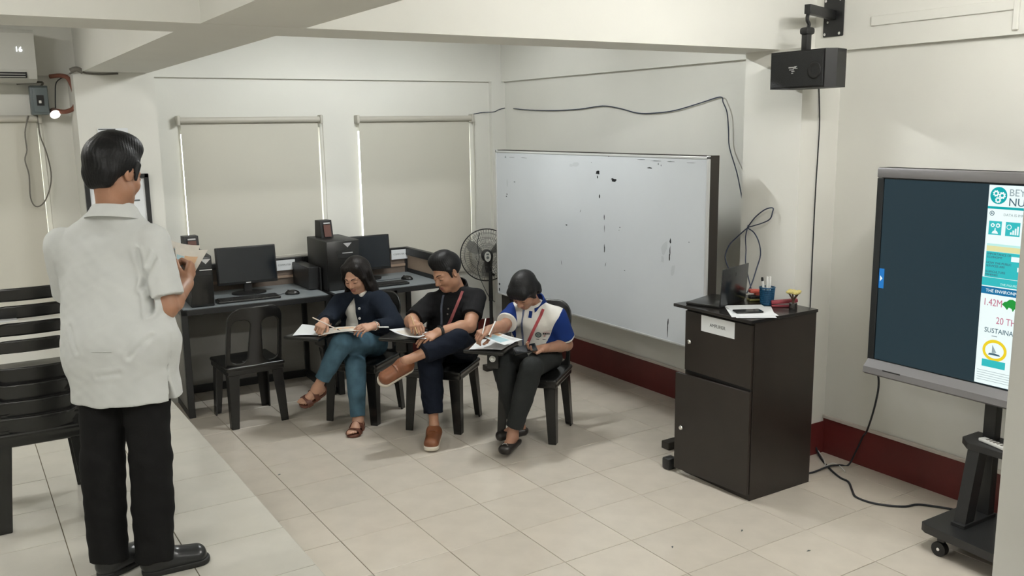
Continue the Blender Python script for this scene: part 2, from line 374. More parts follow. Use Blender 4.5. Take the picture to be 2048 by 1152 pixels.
# ------------------------------------------------------------------ whiteboard
wb = empty('whiteboard', (3.855, 5.155, 0.0), 0, 'large whiteboard with a deep dark brown side, standing in front of the right wall', 'whiteboard')
y0, y1, z0, z1 = -1.227, 1.227, 0.623, 1.823
MB().box((.012, y0 + .002, z0 + .003), (.085, y1, z1)).build('backing_box', M_dkwood, wb)
MB().box((.001, y0 + .01, z0 + .004), (.011, y1 - .01, z1 - .012)).build('panel', M_wb, wb)
for a, b in (((-.003, y0, z0), (.012, y0 + .018, z1)), ((-.003, y1 - .018, z0), (.012, y1, z1)), ((-.003, y0, z0), (.012, y1, z0 + .012)), ((-.003, y0, z1 - .02), (.012, y1, z1 - .005))):
    MB().box(a, b, ch=.002).build('frame_rail', M_alu, wb)
for yy in (y0 + .06, y1 - .16):
    MB().box((.018, yy, 0.03), (.08, yy + .13, z0 + .01), ch=.003).build('leg', M_dkwood, wb)
    MB().box((-.20, yy + .03, 0), (.30, yy + .10, .05), ch=.006).build('foot', M_dkwood, wb)
marks = MB(); rngm = random.Random(3)
def blot(y, z, h, w, n=9, slant=0.0):
    Y = y * .8885 - 5.155; Z = 2.02 - (2.02 - z) * .8885; h *= .89; w *= .89; vs = []; 
    for i in range(n):
        a = 2 * PI * i / n; r = rngm.uniform(.6, 1.15); vs.append((.0004, Y + w * r * math.cos(a) + slant * h * math.sin(a), Z + h * r * math.sin(a)))
    marks.add(vs, [tuple(range(n))])
for a in ((5.635, 1.645, .017, .030, 11), (5.64, 1.61, .012, .008), (5.429, 1.592, .012, .034, 9, -.8), (5.45, 1.60, .008, .02), (5.615, 1.459, .017, .011), (5.555, 1.30, .022, .005), (5.551, 1.21, .03, .003), (5.55, 1.05, .038, .007), (5.535, .93, .025, .003, 7, -.3), (4.789, 1.187, .022, .009), (4.793, 1.12, .04, .005), (4.797, 1.07, .03, .006), (4.805, .536, .065, .006), (4.80, .60, .03, .005), (5.866, 1.327, .014, .004, 7, -.4), (6.061, 1.197, .006, .018), (5.359, 1.237, .005, .006), (5.37, 1.215, .004, .004), (6.136, .873, .025, .003, 7, .2), (6.86, 1.517, .004, .016), (7.001, 1.38, .008, .010), (6.99, 1.40, .006, .008), (7.152, .545, .013, .026), (7.154, .49, .018, .011), (6.985, 1.50, .04, .002), (5.02, 1.70, .005, .03), (4.93, 1.73, .010, .004), (4.90, 1.72, .008, .004), (5.5, 1.775, .005, .006), (5.30, .91, .003, .01), (4.6, 1.2, .003, .006)):
    blot(*a)
marks.build('marker_stain', M_ink, wb)
faint = MB(); marks = faint
for a in ((7.007, 1.735, .003, .022), (7.007, 1.735, .014, .004), (6.9, 1.735, .002, .05), (6.7, 1.735, .002, .08), (4.961, 1.752, .003, .06), (4.8, 1.75, .003, .04), (5.12, 1.757, .003, .05), (4.6, 1.748, .002, .05), (5.72, 1.72, .003, .005)):
    blot(*a)
faint.build('faded_print', M_greyink, wb)
M_smear = mat('grey_marker_smear', (0.425, 0.452, 0.475), 0.3, 0.4)
sm = MB(); marks = sm
for a in ((4.85, 1.13, .06, .035, 10, -.3), (4.76, .98, .05, .02, 9, -.3), (4.87, 1.05, .03, .02), (5.93, 1.70, .02, .05), (5.99, 1.69, .012, .03)):
    marks = MB(); blot(*a); marks.build('marker_smear', M_smear, wb)
# ------------------------------------------------------------------ wires on the walls
tag(MB().tube([(4.415, 6.978, 2.168), (4.415, 6.707, 2.148), (4.415, 6.325, 2.136), (4.415, 5.972, 2.14), (4.415, 5.677, 2.157), (4.415, 5.461, 2.133), (4.415, 5.255, 2.095), (4.415, 5.06, 2.091), (4.415, 4.848, 2.105), (4.415, 4.6, 2.149), (4.415, 4.437, 2.181), (4.41, 4.386, 2.176), (4.40, 4.371, 2.15), (4.4, 4.332, 2.081), (4.4, 4.314, 1.967), (4.4, 4.301, 1.854), (4.37, 4.20, 1.693), (4.30, 4.08, 1.534), (4.16, 3.90, 1.42), (4.085, 3.822, 1.39)], .0040, 6).build('wall_wire', M_bluecable, smooth=True), 'dark wire sagging across the wall above the whiteboard and down its right side', 'wire')
tag(MB().tube([(4.08, 3.822, 1.39), (4.08, 3.765, 1.455), (4.08, 3.689, 1.508), (4.09, 3.64, 1.52), (4.08, 3.632, 1.495), (4.08, 3.649, 1.455), (4.08, 3.705, 1.427), (4.08, 3.782, 1.402), (4.08, 3.822, 1.387), (4.07, 3.9, 1.321), (4.05, 3.94, 1.27), (4.03, 3.95, 1.197), (4.0, 3.88, 1.122), (3.93, 3.75, 1.02)], .0038, 6).tube([(4.08, 3.822, 1.387), (4.08, 3.835, 1.328), (4.08, 3.828, 1.252), (4.07, 3.816, 1.161), (4.0, 3.70, 1.03)], .0038, 6).tube([(4.08, 3.822, 1.387), (4.08, 3.769, 1.364), (4.08, 3.727, 1.308), (4.08, 3.712, 1.235), (4.06, 3.72, 1.155), (4.0, 3.70, 1.07), (3.95, 3.69, 1.02)], .0038, 6).build('cable_bundle', M_bluecable, smooth=True), 'looped blue grey cable bundle hanging on the pillar behind the laptop', 'cable')
tag(MB().tube([(4.05, 7.15, 2.09), (4.104, 7.18, 2.12), (4.209, 7.18, 2.137), (4.30, 7.135, 2.141), (4.36, 7.135, 2.163), (4.415, 7.13, 2.175)], .0036, 6).build('corner_wire', M_bluecable, smooth=True), 'short wire running from the corner blind toward the room corner', 'wire')
tag(MB().tube([(4.235, 3.47, 2.25), (4.255, 3.467, 2.023), (4.254, 3.467, 1.854), (4.248, 3.467, 1.626), (4.246, 3.467, 1.277), (4.247, 3.467, 0.80)], .0036, 6).build('speaker_cable', M_cable, smooth=True), 'thin black cable dropping straight down the pillar from the speaker', 'cable')

# ------------------------------------------------------------------ speaker on its bracket
br = empty('speaker_bracket', (4.395, 3.51, 2.59), 0, 'black steel wall bracket holding the loudspeaker', 'bracket')
MB().box((-.012, -.068, -.10), (0, .068, .115), ch=.005).build('wall_plate', M_steel, br, smooth=40)
for yy in (-.05, .05):
    for zz in (-.085, .1): MB().cyl((-.018, yy, zz), (-.010, yy, zz), .008, n=10).build('screw', M_chrome, br)
for zz in (-.02, .045): MB().cyl((-.02, .03, zz), (-.010, .03, zz), .007, n=10).build('bolt', M_chrome, br)
Mb = frame((-.01, .0, .015), (-.94, -.33, .0), (0, 0, 1))
MB().box((0, -.022, -.018), (.40, .028, .018), Mb, ch=.003).build('arm', M_steel, br, smooth=40)
MB().tube([(-.365, -.12, .0), (-.378, -.125, -.035), (-.355, -.12, -.06), (-.365, -.12, -.08)], .010).box((-.405, -.15, -.115), (-.335, -.095, -.075), ch=.014).box((-.392, -.14, -.203), (-.35, -.10, -.105), ch=.008).build('swivel', M_steel, br, smooth=40)
sp = empty('loudspeaker', (4.06, 3.55, 2.19), 0, 'black loudspeaker hung from the bracket high on the right pillar', 'speaker')
# plan of the cabinet: broad front, angled right cheek
poly = [(-.155, -.025), (-.165, -.395), (-.11, -.425), (.0, -.395), (.035, -.30), (.035, -.02)]
MB().prism(poly, 0.0, .196).build('cabinet', M_blackm, sp)
Mf = frame((-.1620, -.21, .098), (-.01, -.37, 0), (0, 0, 1))
MB().box((-.178, -.09, 0), (.178, .09, .006), Mf, ch=.004).build('grille', mat('speaker_grille', (0.011, 0.012, 0.013), 0.7, bump=.4, bscale=500), sp)
MB().lathe([(.040, .004), (.044, .009), (.036, .010), (.02, .004)], frame((-.1660, -.335, .088), (-.01, -.37, 0), (0, 0, 1)), 24).build('horn_ring', M_blackm, sp, smooth=True)
M_lg = mat('silver_badge', (0.6, 0.6, 0.6), 0.4, metal=.6)
b1 = MB(); 
for k, (x, y, w_, h_) in enumerate(((-.05, .012, .05, .006), (-.045, .0, .03, .004), (-.03, -.008, .02, .004), (-.02, .006, .03, .004), (-.01, .016, .016, .004), (-.03, -.018, .012, .004))): b1.box((x, y - h_ / 2, .006), (x + w_, y + h_ / 2, .0075), Mf)
b1.build('badge', M_lg, sp)
# ------------------------------------------------------------------ signed distance modelling
def V3(p): return np.array(p, dtype=np.float64)
def nrm(v): v = V3(v); return v / np.linalg.norm(v)
class SDF:
    """a solid described by blended primitives, turned into one closed surface"""
    def __init__(s, o=(0, 0, 0), R=None):
        s.ops = []; s.lo = V3((9e9,) * 3); s.hi = -s.lo; s.at(o, R)
    def at(s, o=(0, 0, 0), R=None):
        s.o = V3(o); s.R = np.eye(3) if R is None else np.array(R); return s     # columns of R = local axes
    def T(s, p): return s.o + s.R @ V3(p)
    def _add(s, mode, f, c, r, k):
        s.ops.append((mode, f, V3(c), r, k))
        if mode == 'u': s.lo = np.minimum(s.lo, V3(c) - r); s.hi = np.maximum(s.hi, V3(c) + r)
        return s
    def cap(s, a, b, ra, rb=None, k=.01, mode='u', w=None, sc=1.0, flat=0, loc=True):
        rb = ra if rb is None else rb
        if loc: a, b = s.T(a), s.T(b); w = None if w is None else s.R @ V3(w)
        else: a, b = V3(a), V3(b); w = None if w is None else V3(w)
        ba = b - a; L2 = float(ba @ ba) + 1e-12; L = math.sqrt(L2)
        if w is not None:
            w = w - ba * float(w @ ba) / L2; w = w / (np.linalg.norm(w) + 1e-9)
        def f(P):
            q = P - a
            tu = (q @ ba) / L2
            if w is not None: q = q - np.outer((q @ w) * (1 - 1 / sc), w)
            t = np.clip(tu, 0, 1)
            if flat: t = np.clip(tu, 0, 1.3)
            d = np.sqrt(((q - np.outer(t, ba)) ** 2).sum(1)) - (ra + (rb - ra) * t)
            if w is not None and sc > 1: d = d * 0.85
            if flat: d = np.maximum(d, (tu - 1) * L)
            return d
        return s._add(mode, f, (a + b) / 2, L / 2 + max(ra, rb) * max(1.0, sc), k)
    def ell(s, c, r, k=.01, mode='u', R=None, loc=True):
        if loc: c = s.T(c); R = s.R if R is None else s.R @ np.array(R)
        else: c = V3(c); R = np.eye(3) if R is None else np.array(R)
        r = V3(r)
        def f(P):
            q = (P - c) @ R
            k0 = np.sqrt(((q / r) ** 2).sum(1)); k1 = np.sqrt(((q / r ** 2) ** 2).sum(1)) + 1e-9
            return k0 * (k0 - 1) / k1
        return s._add(mode, f, c, float(max(r)), k)
    def box(s, c, h, rd=.005, k=.005, mode='u', R=None):
        c = s.T(c); R = s.R if R is None else s.R @ np.array(R); h = V3(h) - rd
        def f(P):
            q = np.abs((P - c) @ R) - h
            return np.sqrt((np.maximum(q, 0) ** 2).sum(1)) + np.minimum(q.max(1), 0) - rd
        return s._add(mode, f, c, float(np.linalg.norm(h)) + rd, k)
    def fn(s, f, c, r, k=.005, mode='u'):
        o, R = s.o.copy(), s.R.copy()
        return s._add(mode, lambda P: f((P - o) @ R), s.T(c), r, k)
    def plane(s, p, n, k=.004):
        """keep what lies on the side n points away from"""
        p = s.T(p); n = s.R @ nrm(n)
        return s._add('i', lambda P: (P - p) @ n, p, 1e9, k)
    def ev(s, P, c=None, hd=0.0):
        d = np.full(len(P), 9.0)
        for mode, f, oc, r, k in s.ops:
            if c is not None and mode != 'i':
                if np.linalg.norm(c - oc) - r - hd > k + .03: continue
            e = f(P)
            if mode == 'u':
                h = np.maximum(k - np.abs(d - e), 0) / k; d = np.minimum(d, e) - h * h * k * .25
            else:
                if mode == 's': e = -e
                h = np.maximum(k - np.abs(d - e), 0) / k; d = np.maximum(d, e) + h * h * k * .25
        return d
    def surf(s, h, disp=None, B=12):
        lo = s.lo - 3 * h - .006; n = (np.ceil((s.hi + .006 + 3 * h - lo) / h / B).astype(int)) * B
        nb = n // B
        gi = np.stack(np.meshgrid(*[np.arange(m) for m in nb], indexing='ij'), -1).reshape(-1, 3)
        cen = lo + (gi * B + (B - 1) / 2) * h
        hd = B * h * math.sqrt(3) / 2
        Dc = s.ev(cen)
        G = np.empty(tuple(n), np.float32)
        G.reshape(nb[0], B, nb[1], B, nb[2], B)[...] = Dc.reshape(nb)[:, None, :, None, :, None]
        loc = np.stack(np.meshgrid(*[np.arange(B)] * 3, indexing='ij'), -1).reshape(-1, 3) * h
        for q in np.flatnonzero(np.abs(Dc) < 1.5 * hd + .012):
            b = gi[q] * B; P = lo + b * h + loc
            d = s.ev(P, cen[q], hd)
            if disp is not None: d = d + disp(P)
            G[b[0]:b[0] + B, b[1]:b[1] + B, b[2]:b[2] + B] = d.reshape(B, B, B)
        I = G < 0
        cnt = np.zeros(tuple(n - 1), np.uint8)
        for a in (0, 1):
            for b in (0, 1):
                for c in (0, 1): cnt += I[a:n[0] - 1 + a, b:n[1] - 1 + b, c:n[2] - 1 + c]
        act = np.flatnonzero((cnt > 0) & (cnt < 8)); sh = tuple(n - 1)
        ijk = np.stack(np.unravel_index(act, sh), -1)
        cv = {}
        for a in (0, 1):
            for b in (0, 1):
                for c in (0, 1): cv[a, b, c] = G[ijk[:, 0] + a, ijk[:, 1] + b, ijk[:, 2] + c].astype(np.float64)
        sm = np.zeros((len(act), 3)); ct = np.zeros(len(act))
        keys = list(cv)
        for i1 in range(8):
            for i2 in range(i1 + 1, 8):
                p, q = keys[i1], keys[i2]
                if sum(abs(x - y) for x, y in zip(p, q)) != 1: continue
                A, Bv = cv[p], cv[q]; mk = (A < 0) != (Bv < 0)
                t = np.where(mk, A / np.where(mk, A - Bv, 1), 0)
                for ax in range(3):
                    sm[:, ax] += np.where(mk, p[ax] + (q[ax] - p[ax]) * t, 0)
                ct += mk
        verts = lo + (ijk + sm / ct[:, None]) * h
        st = (sh[1] * sh[2], sh[2], 1); faces = []
        for ax in range(3):
            o1, o2 = (ax + 1) % 3, (ax + 2) % 3
            sl0 = [slice(None)] * 3; sl1 = [slice(None)] * 3; sl0[ax] = slice(0, n[ax] - 1); sl1[ax] = slice(1, n[ax])
            A = I[tuple(sl0)]; Bv = I[tuple(sl1)]
            e = np.stack(np.nonzero(A != Bv), -1)
            e = e[(e[:, o1] > 0) & (e[:, o2] > 0) & (e[:, o1] < n[o1] - 1) & (e[:, o2] < n[o2] - 1)]
            base = e[:, 0] * st[0] + e[:, 1] * st[1] + e[:, 2]
            ids = [base - st[o1] - st[o2], base - st[o2], base, base - st[o1]]
            q = np.stack([np.searchsorted(act, x) for x in ids], -1)
            fl = ~A[e[:, 0], e[:, 1], e[:, 2]]
            q[fl] = q[fl][:, ::-1]
            faces.append(q)
        return verts, np.concatenate(faces)

def np_mesh(name, v, f, mi=None):
    me = bpy.data.meshes.new(name); nf = len(f)
    me.vertices.add(len(v)); me.vertices.foreach_set('co', np.ascontiguousarray(v, np.float32).ravel())
    me.loops.add(nf * 4); me.loops.foreach_set('vertex_index', np.ascontiguousarray(f, np.int32).ravel())
    me.polygons.add(nf); me.polygons.foreach_set('loop_start', np.arange(0, nf * 4, 4, dtype=np.int32))
    try: me.polygons.foreach_set('loop_total', np.full(nf, 4, np.int32))
    except Exception: pass
    me.polygons.foreach_set('use_smooth', np.ones(nf, bool))
    if mi is not None: me.polygons.foreach_set('material_index', np.ascontiguousarray(mi, np.int32))
    me.update(calc_edges=True); me.validate(); return me
def solid(name, sdf, h, mats, parent=None, base=(0, 0, 0), disp=None, paint=None, **kw):
    v, f = sdf.surf(h, disp)
    mi = None if paint is None else paint(v[f].mean(1))
    me = np_mesh(name, v - V3(base), f, mi)
    return link(name, me, mats, parent, None, None, **kw)

# ------------------------------------------------------------------ black plastic chairs
def chair_backs(splat=True):
    s = SDF()
    def back(q):
        x, y, z = q[:, 0], q[:, 1], q[:, 2]
        yc = -.190 - .20 * (z - .42) - .12 * np.maximum(z - .60, 0) ** 1.3 + .9 * x * x
        th = np.abs(y - yc) - .011
        hw = .197 - .010 * np.clip((z - .45) / .4, 0, 1); cx = np.abs(x)
        def rbox(cx_, cz, hx, hz, r, xx):
            a = np.abs(xx - cx_) - (hx - r); b = np.abs(z - cz) - (hz - r)
            return np.sqrt(np.maximum(a, 0) ** 2 + np.maximum(b, 0) ** 2) + np.minimum(np.maximum(a, b), 0) - r
        a = cx - (hw - .10); b = np.abs(z - .625) - (.225 - .10)
        b = np.where(z < .6, np.abs(z - .625) - .2, b)
        out = np.sqrt(np.maximum(a, 0) ** 2 + np.maximum(b, 0) ** 2) + np.minimum(np.maximum(a, b), 0) - .10
        out = np.where(z < .6, np.maximum(cx - hw, .405 - z), out)
        sp = .038 + .018 * np.clip((.72 - z) / .25, 0, 1)              # half width of the centre splat
        inner = hw - .031
        hc = (sp + inner) / 2; hh = (inner - sp) / 2
        a = np.abs(cx - hc) - np.maximum(hh - .045, .0); b = np.abs(z - .605) - (.156 - .045)
        hole = np.sqrt(np.maximum(a, 0) ** 2 + np.maximum(b, 0) ** 2) - np.minimum(.045, hh)
        if not splat:
            hh = inner; a = cx - (inner - .05); b = np.abs(z - .645) - (.148 - .05)
            hole = np.sqrt(np.maximum(a, 0) ** 2 + np.maximum(b, 0) ** 2) + np.minimum(np.maximum(a, b), 0) - .05
        d2 = np.maximum(out, -hole)
        e = np.maximum(th, d2); both = np.sqrt(np.maximum(th + .006, 0) ** 2 + np.maximum(d2 + .006, 0) ** 2) - .006
        return np.where((th > -.006) & (d2 > -.006), both, e)
    s.fn(back, (0, -.22, .63), .36)
    return np_mesh('backrest', *s.surf(.0058))
def chair_seat():
    s = SDF()
    s.box((0, 0, .418), (.205, .205, .012), .010)
    s.box((0, 0, .395), (.200, .200, .030), .012, k=.01)
    s.box((0, 0, .372), (.184, .184, .030), .01, k=.006, mode='s')
    s.ell((0, .01, .475), (.19, .20, .052), k=.01, mode='s')
    for i in range(4): s.box((0, -.06 - .03 * i, .42), (.05, .005, .06), .004, k=.003, mode='s')
    return np_mesh('seat', *s.surf(.0058))
def leg_mesh(sx, sy):
    """tapered angle-section leg; top under the seat corner, splayed foot"""
    mb = MB(); t = .011; rows = []
    for z, x, y, w_ in ((0, .196 * sx, (.205 if sy > 0 else -.225), .052), (.20, .190 * sx, (.195 if sy > 0 else -.208), .064), (.40, .184 * sx, (.183 if sy > 0 else -.186), .078)):
        x1, y1 = x + .004 * sx, y + .004 * sy; ix, iy = -sx, -sy
        rows.append([(x1, y1, z), (x1 + ix * w_, y1, z), (x1 + ix * w_, y1 + iy * t, z), (x1 + ix * t, y1 + iy * t, z), (x1 + ix * t, y1 + iy * w_, z), (x1, y1 + iy * w_, z)])
    vs = [p for r in rows for p in r]; fs = [tuple(range(5, -1, -1)), tuple(range(12, 18))]
    for j in range(2):
        for i in range(6): fs.append((j * 6 + i, j * 6 + (i + 1) % 6, (j + 1) * 6 + (i + 1) % 6, (j + 1) * 6 + i))
    if sx * sy < 0: fs = [f[::-1] for f in fs]
    mb.add(vs, fs); me = mb.mesh('leg'); 
    bm = bmesh.new(); bm.from_mesh(me); bmesh.ops.bevel(bm, geom=[e for e in bm.edges], offset=.0022, segments=2, affect='EDGES'); bmesh.ops.recalc_face_normals(bm, faces=bm.faces); bm.to_mesh(me); bm.free(); return me
ME_back, ME_back2, ME_seat = chair_backs(), chair_backs(False), chair_seat()
ME_legs = [leg_mesh(sx, sy) for sx, sy in ((1, 1), (-1, 1), (-1, -1), (1, -1))]
def tablet_arm():
    """writing tablet on the right arm with its bracket and pillar"""
    t = SDF(); t.box((.172, .365, .660), (.132, .150, .012), .009)
    t.box((.218, .16, .655), (.06, .09, .010), .008, k=.03)
    a = SDF(); a.cap((.188, .19, .40), (.205, .215, .64), .024, .034, k=.02).cap((.215, .20, .632), (.225, -.08, .632), .017, .020, k=.02).cap((.225, -.06, .632), (.178, -.20, .60), .018, .015, k=.02)
    a.box((.195, .235, .60), (.042, .012, .050), .008, k=.02)
    return np_mesh('writing_tablet', *t.surf(.006)), np_mesh('arm', *a.surf(.006))
ME_tab, ME_arm = tablet_arm()
def make_chair(label, arm, group, name='plastic_chair', back=None):
    t = empty(name, (0, 0, 0), 0, label, 'chair', group)
    link('seat', ME_seat, M_black, t); link('backrest', back or ME_back, M_black, t, smooth=True)
    for m in ME_legs: link('leg', m, M_black, t)
    if arm:
        link('writing_tablet', ME_tab, M_black, t); link('arm', ME_arm, M_black, t)
    return t
def put(t, x, y, rz, z=0.0): t.location = (x, y, z); t.rotation_euler = (0, 0, rz); return t
c0 = put(make_chair('empty black plastic chair with a splat back tucked at the left desk', False, 'black plastic chairs'), 1.674, 6.215, rad(1.5))
# stack of chairs on the platform
names = ['bottom chair of the black stack on the platform, its legs standing on the tiles', 'second chair from the bottom of the black stack', 'second chair from the top of the black stack', 'topmost chair of the black stack left of the standing man']
k0 = make_chair(names[0], False, 'stacked black chairs on the platform', back=ME_back2)
for i in range(4):
    t = k0 if i == 0 else copy_tree(k0)
    t['label'] = names[i]; t['group'] = 'stacked black chairs on the platform'
    put(t, 0.240 + .003 * (i % 2), 4.43 + .006 * i, rad(-1 + (i % 3) * .8), ZP + .071 * i)
st = MB().box((-.105, -.07, 0), (.105, .07, .004)).build('folded_paper', M_paper, loc=(0.085, 4.175, ZP + .935)); 
tag(st, 'white folded paper lying on the chair stack at the left edge', 'paper'); st.rotation_euler = (.0, 0, rad(4))
# three writing chairs
ca = put(make_chair('black writing chair under the woman in the navy jacket', True, 'black writing chairs', 'writing_chair'), 2.375, 5.785, rad(128.5))
cb = copy_tree(ca); cb['label'] = 'black writing chair under the man in the black polo shirt'; put(cb, 2.75, 5.30, rad(131))
[ch for ch in cb.children if ch.name.startswith('writing_tablet')][0].scale = (1, .70, 1)
cc = copy_tree(ca); cc['label'] = 'black writing chair under the person in the white and blue polo'; put(cc, 3.165, 4.785, rad(129.5))
brk = MB().box((.085, .445, .555), (.160, .480, .652), ch=.006).build('tablet_bracket', M_black, cc, smooth=40)
bm_ = MB().lathe([(.003, .006), (.010, .007), (.0105, .0), (.014, .0), (.0145, .006), (.019, .006), (.020, 0)], Matrix.Translation((.122, .4802, .618)) @ Matrix.Rotation(-PI / 2, 4, 'X'), 20)
bm_.build('round_badge', M_white, brk, smooth=30, label='round white emblem on the front of the bracket')

# ------------------------------------------------------------------ computer desks
def desk(x, y, rz, W, D, label, sign, side_r=False, mid=None, ext=0.0):
    H_ = .785
    t = empty('computer_desk', (x, y, 0), rz, label, 'desk')
    MB().box((.02, .015, H_ - .018), (W - .02, D, H_)).build('desktop', M_desk, t)
    MB().box((0, 0, H_ - .045), (W, .02, H_ - .004), ch=.003).box((0, 0, H_ - .045), (.045, D, H_ - .004), ch=.003).box((W - .045, 0, H_ - .045), (W, D, H_ - .004), ch=.003).build('edge_frame', M_steel, t)
    for lx, ly, top in ((0, 0, H_ - .02), (W - .045, 0, H_ - .02), (0, D - .045, 1.0), (W - .045, D - .045, 1.0)) + (((mid, 0, H_ - .02),) if mid else ()):
        MB().box((lx, ly, 0), (lx + .045, ly + .045, top), ch=.003).build('leg', M_steel, t)
    MB().box((.04, D - .045, .0), (W - .04, D, .06), ch=.003).build('bottom_rail', M_steel, t)
    for lx in (0, W - .045): MB().box((lx, .04, 0), (lx + .045, D - .04, .05), ch=.003).build('bottom_rail', M_steel, t)
    MB().box((.04, D - .026, .06), (W - .04, D - .018, H_ - .02)).build('modesty_panel', M_panel, t)
    MB().box((.004, .04, .05), (.012, D - .04, H_ - .04)).build('side_panel', M_panel, t)
    MB().box((.04, D - .045, .955), (W - .04, D, 1.0), ch=.003).build('top_rail', M_steel, t)
    MB().box((.04, D - .03, H_ + .0), (W - .04, D - .022, .955)).build('back_screen', mat('brown_back_screen', (0.16, 0.125, 0.10), 0.6, 0.3, var=.15, vscale=3), t)
    MB().box((.04, D - .043, H_ + .055), (W - .04, D - .028, H_ + .075)).build('back_strip', mat('tan_strip', (0.30, 0.22, 0.16), 0.5), t)
    if side_r:
        MB().box((W - .04, .04, .935), (W + .0, D - .04, 1.0), ch=.003).build('side_rail', M_steel, t)
        MB().box((W - .04, 0, H_ - .02), (W + .005, .045, 1.0), ch=.003).build('side_post', M_steel, t)
        MB().box((W - .024, .04, H_), (W - .016, D - .04, .935)).build('side_screen', mat('tan_side_screen', (0.33, 0.25, 0.19), 0.55, 0.3, var=.2, vscale=2), t)
        MB().box((W - .03, .04, H_), (W - .008, D - .04, H_ + .035)).build('side_strip', M_steel, t)
    else:
        MB().box((W - .012, .22, H_), (W, D - .04, .96)).build('side_screen', M_steel, t)
    if sign:
        sx0, tx = sign
        MB().box((sx0, D - .05, .905), (sx0 + .165, D - .046, .985)).build('name_card', M_paper, t)
        text('card_lettering', tx, .021, M_greyink, t, t.matrix_basis @ frame((sx0 + .083, D - .0502, .945), (1, 0, 0), (0, 0, 1))).parent = None
    return t
SC.view_layers[0].update()
def lettering(t, M, body, size, m, **kw):
    bpy.context.view_layer.update()
    o = text('lettering', body, size, m, None, Matrix(), **kw); o.parent = t; o.matrix_parent_inverse = Matrix(); o.matrix_basis = M @ Matrix.Diagonal((kw.get('sx', 1), 1, 1, 1)); return o
d1 = desk(1.295, 6.41, rad(-2.5), 1.085, .68, 'left black steel computer desk with a grey top and one monitor', None)
d2 = desk(2.395, 6.335, 0, .945, .70, 'right black steel computer desk in the corner with a grey top and side screen', None, True, .47)
for d, x0, D, tx in ((d1, .845, .68, 'COMPUTER 2'), (d2, .77, .70, 'COMPUTER 1')):
    cd = MB().box((x0, D - .051, .903), (x0 + .155, D - .046, .985)).build('name_card', M_paper, d)
    lettering(cd, frame((x0 + .077, D - .0512, .945), (1, 0, 0), (0, 0, 1)), tx, .020, M_greyink)

def monitor(x, y, z, rz, label):
    t = empty('computer_monitor', (x, y, z), rz, label, 'monitor', 'black flat computer monitors')
    tl = Matrix.Rotation(rad(-6), 4, 'X')
    MB().box((-.225, -.012, .075), (.225, .028, .36), tl, ch=.006).build('casing', M_blackm, t, smooth=40)
    MB().box((-.214, -.0135, .095), (.214, -.0118, .35), tl).build('screen', M_screen, t)
    MB().box((-.018, -.0140, .081), (.018, -.0118, .087), tl).build('maker_badge', M_lg, t)
    MB().box((-.03, .02, .01), (.03, .05, .16), ch=.005).build('stand', M_blackm, t)
    MB().prism([(.13 * math.cos(2 * PI * i / 24), .09 * math.sin(2 * PI * i / 24)) for i in range(24)], 0, .012).build('foot', M_blackm, t)
    return t
monitor(1.885, 6.80, .785, rad(-3), 'black monitor on the left desk, switched off')
monitor(2.865, 6.84, .785, rad(-2), 'black monitor on the right desk behind the seated woman, switched off')
def tower(x, y, z, rz, label, Wd=.19, Dp=.42, Hh=.37):
    t = empty('computer_tower', (x, y, z), rz, label, 'computer', 'black computer towers')
    MB().box((-Wd / 2, -Dp / 2, 0), (Wd / 2, Dp / 2, Hh), ch=.006).build('case', M_blackm, t, smooth=40)
    MB().box((-Wd / 2 + .004, -Dp / 2 - .012, .004), (Wd / 2 - .004, -Dp / 2 + .002, Hh - .004), ch=.005).build('front_bezel', M_black, t, smooth=40)
    MB().box((-.06, -Dp / 2 - .014, Hh - .085), (.07, -Dp / 2 - .011, Hh - .078)).box((-.05, -Dp / 2 - .0135, Hh - .135), (.07, -Dp / 2 - .011, Hh - .105)).build('drive_bay', M_blackm, t)
    b = MB(); b.add([(.0, -Dp / 2 - .0142, Hh - .02), (.07, -Dp / 2 - .0142, Hh - .02), (.035, -Dp / 2 - .0142, Hh - .055)], [(0, 2, 1)]); b.box((-.01, -Dp / 2 - .0145, Hh - .10), (.075, -Dp / 2 - .0125, Hh - .093)).build('silver_trim', M_lg, t)
    return t
tower(1.475, 6.66, .785, rad(-4), 'black computer tower on the left desk, half hidden by the standing man', .16, .40, .36)
tower(2.535, 6.70, .785, 0, 'tall black computer tower between the two desks under a small speaker', .27, .42, .385)
tag(MB().box((2.30, 6.62, .79), (2.385, 7.0, .965), ch=.004).build('printer_box', M_steel), 'low black box at the right end of the left desk', 'box')
def pc_speaker(x, y, z, rz, label):
    t = empty('desktop_speaker', (x, y, z), rz, label, 'speaker', 'small black desktop speakers')
    mb = MB(); mb.prism([(-.06, 0), (.06, 0), (.05, .135), (-.035, .135)], -.05, .05, Matrix(((0, 0, 1, 0), (1, 0, 0, 0), (0, 1, 0, 0), (0, 0, 0, 1)))); mb.build('case', M_blackm, t)
    Mx = frame((0, -.0595, .068), (1, 0, 0), (0, .18, .98))
    MB().box((-.03, -.06, .0), (.028, .035, .004), Mx).build('cone_panel', mat('brown_speaker_panel', (0.10, 0.040, 0.03), 0.6), t)
    MB().box((-.028, .042, .0), (.026, .052, .004), Mx).build('badge', mat('grey_badge', (0.45, 0.45, 0.45), 0.5), t)
    return t
pc_speaker(1.435, 6.60, 1.145, rad(2), 'small black speaker on the left computer tower beside the standing man')
pc_speaker(2.50, 6.78, 1.170, rad(6), 'small black speaker on top of the tall computer tower')
